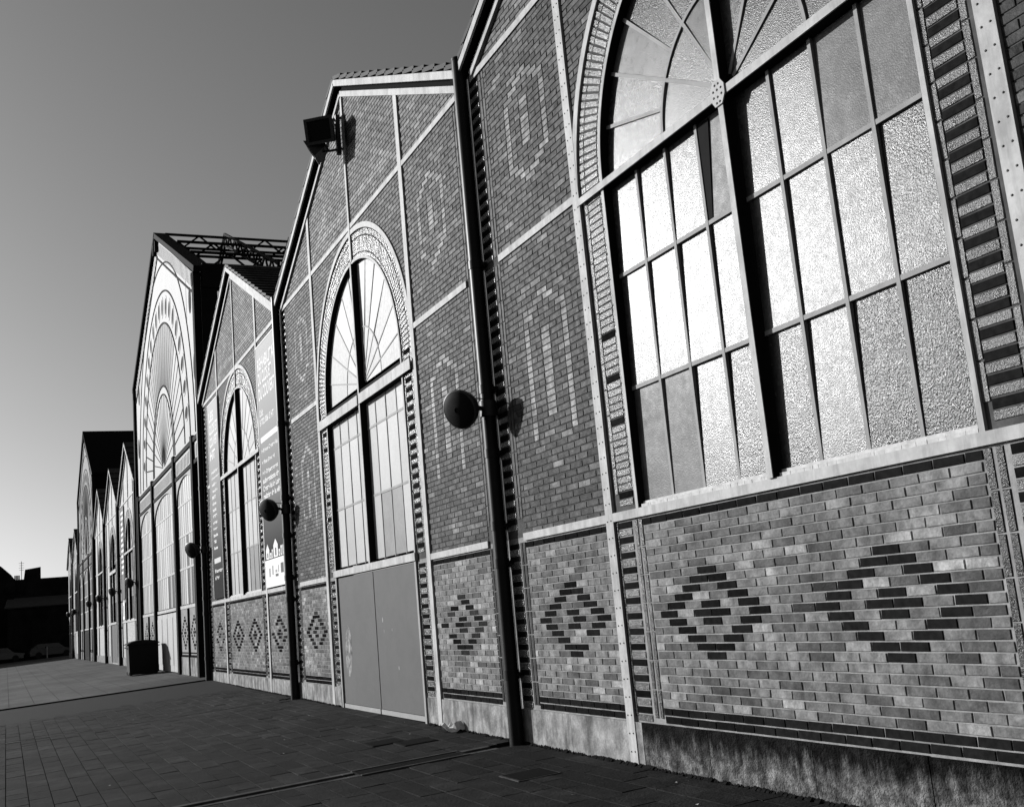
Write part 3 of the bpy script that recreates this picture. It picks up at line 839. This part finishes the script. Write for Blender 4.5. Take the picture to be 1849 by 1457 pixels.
    for bi, (x0, x1) in enumerate(bays):
        x0 += .15; x1 -= .15; nc = 11 if bi == 1 else 9; wd = (x1-x0)/nc
        fr = part("window", root, lambda b: (b.box(x0, x1, -.02, .1, zb[0]-.1, zb[0], M['iron_white']), b.box(x0, x1, .09, .1, zb[0], 6.42, dk)))
        for z in zb[1:]:
            part("glazing_bar", fr, lambda b: b.box(x0, x1, .004, .05, z-.035, z+.035, M['iron_white']))
        hd = lambda x: 5.62+.75*math.sqrt(max(0, 1-((x-(x0+x1)/2)/((x1-x0)/2))**2))
        part("arched_head", fr, lambda b: [b.poly([(x0+wd*k/2, hd(x0+wd*k/2)), (x0+wd*(k+1)/2, hd(x0+wd*(k+1)/2)), (x0+wd*(k+1)/2, 6.42), (x0+wd*k/2, 6.42)], -.03, .0, M['bar']) for k in range(2*nc)])
        for c in range(nc+1):
            part("glazing_bar", fr, lambda b: b.box(x0+wd*c-.018, x0+wd*c+.018, .008, .06, zb[0], 6.4, M['iron_white'] if c % 2 == 0 else M['bar']))
        for c in range(nc):
            for j in range(4):
                z0, z1 = zb[j], (zb+[6.4])[j+1]
                gm = rg.choice(GN[:4]) if near else rg.choice(GN[:1]+GN[5:])
                if near and j == 0 and bi >= 1 and c in (nc-3, nc-5) and rg.random() < .9: gm = GN[5]
                if near and j == 1 and bi == 2 and c == 4: gm = GN[5]
                part("pane", fr, lambda b: b.box(-wd/2+.018, wd/2-.018, -.004, .004, -(z1-z0)/2+.03, (z1-z0)/2-.03, gm), loc=(x0+wd*(c+.5), .02, (z0+z1)/2))
        if bi == 1:
            for k in range(4):
                xa = x0+(x1-x0)*k/4; xb = x0+(x1-x0)*(k+1)/4
                part("door_leaf", root, lambda b: (b.box(xa+.02, xb-.02, -.02, .05, g+.04, g+2.0, M['door_pale'] if near else dk), b.box(xa+.12, xb-.12, -.03, -.02, g+.25, g+1.85, M['door_pale'] if near else dk)))
        else:
            part("brick_panel", root, lambda b: (b.box(x0, x1, -.01, .1, g+.62, g+2.04, M['stone_far']), b.box(x0, x1, -.025, .1, g+.55, g+.62, M['black_brick'], .02), b.box(x0, x1, -.016, .0, g+.66, g+.70, M['black_brick'], .02)))
            part("plinth_block", root, lambda b: b.box(x0, x1, -.03, .1, g-.2, g+.55, M['plinth']))
            part("pipe_strip", root, lambda b: b.box((x0+x1)/2-.03, (x0+x1)/2+.03, -.07, -.012, g, g+2.04, dk))
            if near:
                for dx in (-.95, .95):
                    for i in range(-5, 6):
                        ks = {5-abs(i), -(5-abs(i))}
                        if i == 0: ks |= {-1, 1}
                        if abs(i) == 1: ks |= {0}
                        for kx in ks:
                            part("black_brick", root, lambda b: b.box((x0+x1)/2+dx+kx*.13-.09, (x0+x1)/2+dx+kx*.13+.09, -.018, -.008, g+1.3+i*.095-.036, g+1.3+i*.095+.036, M['black_brick'], .015))
    return root
n0 = nave(-39.9, 8.55, "tall main hall with a white iron fan gable of concentric arches and a lattice roof", True, 31)
# return wall and open roof lattice of the main hall
def retwall(b):
    b.box(8.37, 8.62, .12, .56, 7.9, 12.15, M['iron_dark']); b.box(8.30, 8.66, .14, 9, 11.45, 12.2, M['iron_dark'])
part("return_wall", n0, retwall)
def lattice(b, P, Q, h, n, ww=.05, up_=(0, 0, 1)):
    P, Q, U = Vector(P), Vector(Q), Vector(up_)*h
    b.bar(P, Q, ww, ww, M['iron_dark'], ref=(0, 0, 1)); b.bar(P-U, Q-U, ww, ww, M['iron_dark'], ref=(0, 0, 1))
    for k in range(n):
        a, c = P+(Q-P)*k/n, P+(Q-P)*(k+1)/n; mid = (a+c)/2
        b.bar(a, mid-U, ww*.7, ww*.7, M['iron_dark'], ref=(1, 0, 0)); b.bar(mid-U, c, ww*.7, ww*.7, M['iron_dark'], ref=(1, 0, 0))
for (x, z) in ((0, 16.2), (2.9, 14.9), (5.6, 13.6)):
    part("lattice_purlin", n0, lambda b: lattice(b, (x, .3, z), (x, 14, z), .5, 11, .08))
for y in (2.5, 5.0):
    for s in (-1, 1):
        part("lattice_rafter", n0, lambda b: lattice(b, (0, y, 16.35), (s*8.4, y, 12.4), .45, 9, .08))
def sidefr(b):
    for z in (9.0, 9.8, 10.6, 11.2): b.bar((8.5, .5, z), (8.5, 4, z), .06, .06, M['iron_dark'])
    for k in range(4):
        b.bar((8.5, .5+k*.8, 9.0), (8.5, 1.3+k*.8, 11.4), .05, .05, M['iron_dark']); b.bar((8.5, 1.3+k*.8, 9.0), (8.5, .5+k*.8, 11.4), .05, .05, M['iron_dark'])
part("side_lattice", n0, sidefr)
n1 = nave(-81.8, 8.2, "far tall hall with a broad solid dark roof above its arched gable", False, 32, 12.1, 16.2)
part("side_wall", n1, lambda b: b.box(8.0, 8.2, .1, 26, 5, 12.0, M['roof_far']))

# ------------------------------------------------------------------ drainpipes and street lamps at the valleys
def pipe(x, label, near, ztop=8.12):
    g = gz(x); t = thing("drainpipe", (x, -.11, g-.02), label, "drainpipe", "drainpipes between the hall fronts")
    part("pipe", t, lambda b: b.cyl((0, 0, 0), (0, 0, ztop-g), .082, M['pipe'], n=20), smooth=True)
    for z in ((5.5, 4.0, 3.25, 2.42, 2.0, .78) if near else (5.5, 3.25, 2.0)):
        part("collar", t, lambda b: b.cyl((0, 0, z-g-.05), (0, 0, z-g+.05), .09, M['pipe'], n=20), smooth=True)
        part("wall_clip", t, lambda b: b.box(-.1, .1, .03, .115, z-g-.02, z-g+.02, M['pipe']))
    if near: part("pipe_cap", t, lambda b: b.cyl((0, 0, ztop-g), (0, 0, ztop-g+.03), .085, M['pipe'], n=20), smooth=True)
    return t
pl = ["drainpipe right of the grey double door, nearest to the viewer", "drainpipe between the grey double door hall and the bannered hall",
      "drainpipe between the left banner and the tall white gable", "drainpipe behind the black bin, at the far edge of the tall white gable",
      "drainpipe right of the far dark double door", "drainpipe left of the far dark double door",
      "drainpipe at the near side of the dark roofed tall hall", "drainpipe beyond the dark roofed tall hall", "farthest drainpipe, between the last two hall fronts"]
PX = [-11.13, -21.28, -31.25, -48.5, -56.75, -65.15, -73.5, -90.1, -98.4]
for i, x in enumerate(PX): pipe(x, pl[i], i < 3)
pipe(-1.45, "drainpipe at the right end of the nearest hall front, out of the picture", True)
ll = ["round lamp on the nearest drainpipe, right of the grey double door", "round lamp on the pipe between the right banner and the grey double door",
      "round lamp on the pipe beside the left banner", "round lamp above the black bin, at the far edge of the tall white gable",
      "round lamp above the far dark double door", "round lamp on the pipe left of the far dark double door",
      "round lamp at the near side of the dark roofed tall hall", "round lamp just beyond the dark roofed tall hall", "farthest round lamp, near the street corner"]
def lamp(x, label, first=True):
    t = thing("wall_lamp", (x, -.185, 3.75), label, "lamp", "round lamps on the drainpipes")
    ax = Vector((.45, -.80, -.32)).normalized(); c = Vector((0, -.27, 0))
    part("lamp_housing", t, lambda b: b.lathe(c, ax, [(0, -.17), (.06, -.168), (.13, -.15), (.19, -.10), (.222, -.03), (.23, .02), (.212, .035)], M['lamp'], n=36), smooth=True)
    part("lamp_lens", t, lambda b: b.lathe(c, ax, [(.214, .03), (.19, .045), (.14, .06), (.08, .07), (.035, .074), (.033, .066), (.0, .066)], M['lamp_glass'], n=36), smooth=True)
    part("arm", t, lambda b: (b.cyl((0, .07, 0), c-ax*.12, .028, M['lamp'], n=10), b.cyl((0, .05, .12), c-ax*.06+Vector((0, 0, .12)), .008, M['lamp'], n=6)))
    part("clamp", t, lambda b: b.cyl((0, .075, -.09), (0, .075, .09), .1, M['lamp'], n=18), smooth=True)
    return t
for i, x in enumerate(PX): lamp(x, ll[i])

# ------------------------------------------------------------------ floodlights on the second gable
def flood(loc, aim, label, sc):
    t = thing("floodlight", loc, label, "floodlight")
    q = Vector(aim).normalized().to_track_quat('-Y', 'Z'); t.rotation_mode = 'QUATERNION'; t.rotation_quaternion = q
    def body(b):
        w_, h_, d = .24*sc, .21*sc, .2*sc
        v = [(-w_, -d*.5, -h_), (w_, -d*.5, -h_), (w_, -d*.5, h_), (-w_, -d*.5, h_), (-w_*.65, d, -h_*.6), (w_*.65, d, -h_*.6), (w_*.65, d, h_*.6), (-w_*.65, d, h_*.6)]
        b.add(v, [(3, 2, 1, 0)[::-1], (4, 7, 6, 5)[::-1], (0, 4, 5, 1)[::-1], (1, 5, 6, 2)[::-1], (2, 6, 7, 3)[::-1], (3, 7, 4, 0)[::-1]], M['lamp'])
        for k in range(5): b.box(-w_*.5+k*w_*.25-.008, -w_*.5+k*w_*.25+.008, d*.9, d*1.25, -h_*.55, h_*.55, M['lamp'])
    part("housing", t, body)
    part("glass", t, lambda b: b.box(-.19*sc, .19*sc, -.1*sc-.006, -.1*sc-.001, -.16*sc, .16*sc, M['iron_grey' if sc > 1 else 'lamp_glass']))
    part("rim", t, lambda b: [b.box(*q2, M['lamp']) for q2 in ((-.25*sc, .25*sc, -.13*sc, -.1*sc, .17*sc, .22*sc), (-.25*sc, .25*sc, -.13*sc, -.1*sc, -.22*sc, -.17*sc), (-.25*sc, -.2*sc, -.13*sc, -.1*sc, -.17*sc, .17*sc), (.2*sc, .25*sc, -.13*sc, -.1*sc, -.17*sc, .17*sc))])
    return t
M['lamp_glass2'] = mat("flood_glass", .03, .3, .5)
fl = flood((-16.3, -.36, 9.5), (.75, -.6, -.2), "square floodlight with a pale glass, mounted near the top of the second gable", 1.0)
fl2 = flood((-16.5, -.42, 9.26), (-.4, -.75, -.5), "black floodlight tilted downwards below the pale square one on the second gable", .75)
br = part("lamp_bracket", None, lambda b: (b.bar((-16.22, -.03, 9.75), (-16.5, -.42, 9.74), .03, .03, M['lamp']), b.bar((-16.22, -.03, 9.2), (-16.5, -.42, 9.2), .03, .03, M['lamp']),
                                          b.bar((-16.25, -.10, 9.1), (-16.25, -.10, 9.8), .07, .07, M['lamp']), b.bar((-16.5, -.42, 9.1), (-16.5, -.42, 9.76), .05, .05, M['lamp'])))
tag(br, "dark steel bracket holding the two floodlights to the second gable", "bracket")

# ------------------------------------------------------------------ banners
def text(parent, s, x0, x1, z0, z1, y, mt, bold=.03):
    cu = bpy.data.curves.new("lettering", 'FONT'); cu.body = s; cu.size = 1; cu.extrude = .0; cu.offset = bold
    o = bpy.data.objects.new("tmp", cu); me = bpy.data.meshes.new_from_object(o); bpy.data.objects.remove(o)
    xs = [v.co.x for v in me.vertices]; ys = [v.co.y for v in me.vertices]; ax, bx_, ay, by = min(xs), max(xs), min(ys), max(ys)
    for v in me.vertices:
        X = x0+(v.co.x-ax)/(bx_-ax)*(x1-x0); Z = z0+(v.co.y-ay)/(by-ay)*(z1-z0); v.co = (X, y, Z)
    me.materials.clear(); me.materials.append(mt); me.name = "lettering"
    return link(bpy.data.objects.new("lettering", me), parent)
b1 = thing("banner", (-23.6, -.05, 2.3), "tall grey printed banner right of the third hall's window, white foot with logos", "banner", "printed banners on the third hall")
def bb(t, w_, zt):
    part("banner_sheet", t, lambda b: b.box(0, w_, -.006, .006, .0, zt, M['banner']))
    part("hem", t, lambda b: (b.box(-.03, 0, -.012, .012, 0, zt, M['print_white']), b.box(w_, w_+.03, -.012, .012, 0, zt, M['print_grey']), b.box(-.03, w_+.03, -.012, .012, zt, zt+.03, M['print_white'])))
bb(b1, 2.0, 5.3)
zz = 2.3
for s_, x0, x1, z0, z1 in (("RÉHABILITAT", .12, 1.9, 7.05, 7.38), ("DU CLOS ET", .12, 1.45, 6.72, 7.0), ("DU COUVERT", .12, 1.7, 6.38, 6.66), ("Coût", .12, .5, 6.02, 6.18),
                           ("5 702 006 € HT", .12, 1.5, 5.82, 5.97),
                           ("> Région Centre-Val de", .16, 1.95, 5.18, 5.30), ("> l'État (Drac et)", .16, 1.4, 4.94, 5.06), ("> le Département", .16, 1.65, 4.70, 4.82),
                           ("   subventions de", .16, 1.7, 4.54, 4.66), ("   Centre-Val de Loire", .16, 1.8, 4.37, 4.49), ("   maîtrise de la ville", .16, 1.8, 4.20, 4.32)):
    text(b1, s_, x0, x1, z0-zz, z1-zz, -.009, M['print_white'])
part("printed_strip", b1, lambda b: b.box(.12, 1.95, -.009, -.007, 5.44-zz, 5.56-zz, M['print_white']))
def skyl(b):
    y0, y1 = -.009, -.007
    b.box(0, 2.0, y0, y1, 0, .58, M['print_white'])
    for x, w_, h_, pk in ((.12, .32, .78, 1), (.5, .14, .72, 0), (.68, .1, .78, 0), (.85, .4, .84, 1), (1.32, .12, .74, 0), (1.5, .12, .8, 0), (1.68, .25, .8, 0)):
        b.box(x, x+w_, y0, y1, .6, h_, M['print_white'])
        if pk: b.poly([(x-.02, h_), (x+w_+.02, h_), (x+w_/2, h_+.14)], y0, y1, M['print_white'])
        b.box(x+w_*.35, x+w_*.65, y0-.002, y0, .63, h_-.05, M['ink'])
    for x, z0, z1, w_ in ((.35, .22, .40, .12), (.65, .25, .44, .1), (.95, .2, .25, .25), (.95, .28, .34, .14), (1.2, .28, .42, .06), (1.45, .25, .45, .24)):
        b.box(x, x+w_, y0-.003, y0-.001, z0, z1, M['ink'] if w_ > .2 else M['iron_grey'])
part("printed_skyline", b1, skyl)
b2 = thing("banner", (-30.15, -.05, 2.32), "narrow dark printed banner left of the third hall's window, partly hidden by the drainpipe", "banner", "printed banners on the third hall")
bb(b2, 1.5, 5.28); zz = 2.32
for s_, x0, x1, z0, z1 in (("LES", .2, .9, 7.1, 7.38), ("CLOS ET", .2, 1.45, 6.75, 7.02), ("COUVERT", .2, 1.42, 6.4, 6.67), ("HT", .2, .98, 6.05, 6.3)):
    text(b2, s_, x0, x1, z0-zz, z1-zz, -.009, M['print_white'])
zl = 5.66
for k, (w_, s_) in enumerate(((1.1, "maîtrise"), (1.3, "d'ouvrage"), (.8, "ville"), (.9, "études"), (.6, "BET"), (.62, "clos"), (.6, "toit"), (.7, "verre"), (.66, "métal"), (.68, "brique"), (.7, "bois"), (.4, "eau"), (.6, "lots"))):
    text(b2, s_, .3, .3+w_*.9, zl-zz-k*.17, zl-zz-k*.17+.085, -.009, M['print_white'])
part("printed_strip", b2, lambda b: b.box(.25, 1.2, -.009, -.007, .93, 1.06, M['print_grey']))
text(b2, "Réouverture", .3, 1.4, .68, .78, -.009, M['print_white']); text(b2, "à l'été", .3, .9, .5, .6, -.009, M['print_white'])
b3 = thing("banner", (-55.9, -.05, 3.3), "striped banner of printed lines beside the window of the hall beyond the tall gable", "banner")
part("banner_sheet", b3, lambda b: b.box(0, 1.4, -.006, .006, 0, 4.4, M['ink']))
for k in range(12):
    b = MB(); b.box(.15, .15+(1.1 if k % 3 else .8), -.009, -.007, 1.2+k*.26, 1.33+k*.26, M['print_white']); b.build("printed_line", b3)
p1 = thing("notice", (-55.6, -.06, 2.35), "small white notice under the striped banner", "notice")
part("notice_board", p1, lambda b: b.box(0, 1.0, -.01, .01, 0, .8, M['print_white'])); part("printed_block", p1, lambda b: b.box(.35, .6, -.013, -.011, .15, .65, M['ink']))

# ------------------------------------------------------------------ bin
gb = gz(-44.5, -.6)
bn = thing("wheeled_bin", (-41.5, -.75, gb), "black wheeled bin with a domed lid in front of the tall white gable", "bin")
part("bin_body", bn, lambda b: b.add([(-.47, -.47, .03), (.47, -.47, .03), (.47, .47, .03), (-.47, .47, .03), (-.5, -.5, 1.08), (.5, -.5, 1.08), (.5, .5, 1.08), (-.5, .5, 1.08)],
                                     [(0, 1, 5, 4), (1, 2, 6, 5), (2, 3, 7, 6), (3, 0, 4, 7), (4, 5, 6, 7), (3, 2, 1, 0)], M['bin']))
def lid(b):
    n = 8; pr = [(-.53+1.06*k/n, 1.1+.11*math.sin(math.pi*k/n)**.6) for k in range(n+1)]
    vs_ = [(x, y, z) for x in (-.56, .56) for y, z in pr]; m_ = n+1
    b.add(vs_, [(k, k+1, k+1+m_, k+m_) for k in range(n)]+[tuple(range(n, -1, -1)), tuple(range(m_, 2*m_))], M['bin'])
    b.box(-.57, .57, -.55, .55, 1.06, 1.1, M['bin'])
part("bin_lid", bn, lid)
for x in (-.35, .35):
    for y in (-.42, .42): part("wheel", bn, lambda b: b.cyl((x-.03, y, .08), (x+.03, y, .08), .08, M['tyre'], n=14))
for y in (-.57, .57): part("handle", bn, lambda b: b.cyl((-.3, y, .98), (.3, y, .98), .02, M['bin'], n=8))

# ------------------------------------------------------------------ covers and litter on the pavement
def cover(x, y, lab, pale):
    g = gz(x, y); t = thing("inspection_cover", (x, y, g), lab, "manhole cover", "iron covers set in the pavement"); t.rotation_euler = (math.atan(.035), 0.006, 0)
    part("cover_frame", t, lambda b: b.box(-.215, .215, -.215, .215, -.03, .007, M['stone_edge' if pale else 'iron_dark']))
    part("cover_plate", t, lambda b: b.box(-.195, .195, -.195, .195, -.02, .010, M['cover']))
cover(-13.15, -.98, "left one of the two square iron covers in front of the grey double door", False)
cover(-12.72, -.72, "right one of the two square iron covers in front of the grey double door", False)
cover(-9.35, -.82, "single square iron cover with a pale rim, nearest to the viewer", True)
t = thing("channel_grate", (-11.25, -1.3, gz(-11.25, -1.3)), "long iron channel grate with a raised rim across the pavement", "drain grate"); t.rotation_euler = (math.atan(.035), 0, 0)
part("grate_rim", t, lambda b: (b.box(-.2, -.16, -.6, .6, -.02, .012, M['stone_edge']), b.box(.16, .2, -.6, .6, -.02, .012, M['stone_edge']), b.box(-.16, .16, -.6, -.57, -.02, .01, M['cover']), b.box(-.16, .16, .57, .6, -.02, .01, M['cover'])))
part("grate_plate", t, lambda b: b.box(-.155, .155, -.565, .565, -.02, .004, M['cover']))
def crumple(b):
    rg = random.Random(9); n = 7; P = []
    for i in range(n):
        for j in range(n): P.append((-.16+.32*i/(n-1)+rg.uniform(-.015, .015), -.11+.22*j/(n-1)+rg.uniform(-.015, .015), rg.uniform(.0, .12)*(1 if 0 < i < n-1 else .3)+.01))
    b.add(P, [(i*n+j, (i+1)*n+j, (i+1)*n+j+1) for i in range(n-1) for j in range(n-1)]+[(i*n+j, (i+1)*n+j+1, i*n+j+1) for i in range(n-1) for j in range(n-1)], M['paper'])
pp = part("crumpled_paper", None, crumple); pp.location = (-13.0, -.13, gz(-13, -.1)); tag(pp, "crumpled pale paper lying against the foot of the wall by the grey door", "litter")
def leafs(b):
    rg = random.Random(19)
    for k in range(260):
        x = rg.uniform(-24, -5); y = -abs(rg.gauss(0, 1.6))-.05; g = gz(x, y)+.006; r = rg.uniform(.006, .02)
        a = rg.uniform(0, 6.28)
        b.add([(x+r*math.cos(a+q), y+r*math.sin(a+q), g+(.004 if q == 0 else 0)) for q in (0, 2.1, 4.2)], [(0, 1, 2)], M['paper' if rg.random() < .12 else 'moss'])
lo = part("leaf_litter", None, leafs); tag(lo, "scattered grit and leaf scraps on the pavement", "litter", None, 'stuff')

# ------------------------------------------------------------------ across the street at the end
fb = thing("street_building", (-128, 0, .05), "long low dark building closing the street at the far left", "building")
part("wall", fb, lambda b: b.box(-14, 0, -60, 22, -1, 8.5, M['dark_wall']))
part("side_block", fb, lambda b: [b.add([(x, -70, -1) for x in (-14, .3)]+[(x, -5.0, -1) for x in (-14, .3)]+[(x, y, z) for x in (-14, .3) for y, z in ((-70, 14), (-9, 11.4), (-7, 10.6), (-5.6, 10.0), (-4.6, 9.0), (-4.2, 8.4))],
                    [(1, 3, 15, 14, 13, 12, 11, 10), (0, 4, 5, 6, 7, 8, 9, 2), (4, 10, 11, 5), (5, 11, 12, 6), (6, 12, 13, 7), (7, 13, 14, 8), (8, 14, 15, 9)], M['dark_wall'])])
part("lean_to_roof", fb, lambda b: b.add([(.02, -5.0, 6.55), (3.2, -5.3, 5.45), (3.2, 22, 5.45), (.02, 22, 6.55), (.02, -5.0, 6.45), (3.2, -5.3, 5.35), (3.2, 22, 5.35), (.02, 22, 6.45)], [(0, 1, 2, 3), (7, 6, 5, 4), (0, 4, 5, 1)], M['far_grey']))
part("lean_to_front", fb, lambda b: b.box(0, 2.9, -5.0, 22, -1, 5.4, M['dark_wall']))
ch = part("chimney", fb, lambda b: b.add([(-2.5, -3.4, 8.3), (-.5, -3.4, 8.3), (-.5, -1.7, 8.3), (-2.5, -1.7, 8.3), (-2.5, -3.25, 9.55), (-.5, -3.25, 9.55), (-.5, -1.7, 9.75), (-2.5, -1.7, 9.75)],
      [(0, 1, 5, 4), (1, 2, 6, 5), (2, 3, 7, 6), (3, 0, 4, 7), (4, 5, 6, 7)], M['dark_wall']))
part("chimney_pots", fb, lambda b: [b.cyl((-1, -4.25+.14*k, 8.3), (-1, -4.25+.14*k, 9.0), .06, M['dark_wall'], n=8) for k in range(4)])
for k in range(4):
    part("window", fb, lambda b: b.box(2.9, 2.94, -4.6+1.9*k, -3.9+1.9*k, 1.2, 4.2, M['iron_dark']))
an = thing("television_aerial", (-129, -3.6, 8.4), "thin rooftop aerial on the dark building across the street", "aerial")
part("mast", an, lambda b: b.cyl((0, 0, 0), (0, 0, 2.15), .03, M['iron_dark'], n=6))
part("rods", an, lambda b: [b.cyl((0, -.22-.05*(k % 2), 1.2+.25*k), (0, .22+.05*(k % 2), 1.2+.25*k), .018, M['iron_dark'], n=5) for k in range(4)])
bo = thing("bollard", (-122, -1.35, gz(-122, -1.35)), "thin grey bollard at the far edge of the forecourt", "bollard")
part("shaft", bo, lambda b: b.cyl((0, 0, 0), (0, 0, 1.1), .06, M['iron_grey'], n=10)); part("cap", bo, lambda b: b.cyl((0, 0, 1.1), (0, 0, 1.18), .07, M['iron_grey'], n=10, r2=.02))
def car(loc, rz, lab):
    t = thing("parked_car", loc, lab, "car", "cars parked across the street", rz)
    def body(b):
        pr = [(-2.1, .3), (2.1, .3), (2.15, .75), (1.2, .92), (.6, 1.42), (-1.3, 1.45), (-2.0, .98), (-2.15, .7)]
        b.poly(pr, -.82, .82, M['car'])
    part("body", t, body)
    for s in (-1, 1):
        part("side_window", t, lambda b: b.poly([(-1.5, .98), (.95, .98), (.5, 1.36), (-1.2, 1.38)], s*.825-.006, s*.825+.006, M['car_glass']))
        for x in (-1.3, 1.35):
            part("wheel", t, lambda b: b.cyl((x, s*.7, .32), (x, s*.84, .32), .32, M['tyre'], n=18))
        part("headlight", t, lambda b: b.box(2.1, 2.17, s*.6-.12, s*.6+.12, .62, .74, M['print_grey']))
car((-123.5, -.9, gz(-123)-.02), R(95), "dark car parked behind the bollard at the far end of the street")
car((-123.8, -5.6, gz(-123)-.1), R(88), "dark car parked at the left edge, at the far end of the street")
for k, (y, z0, z1, y1) in enumerate(((-2.6, 1.5, 2.4, -.2), (-5.9, 1.0, 2.6, -4.7))):
    pass
bpy.context.view_layer.update()
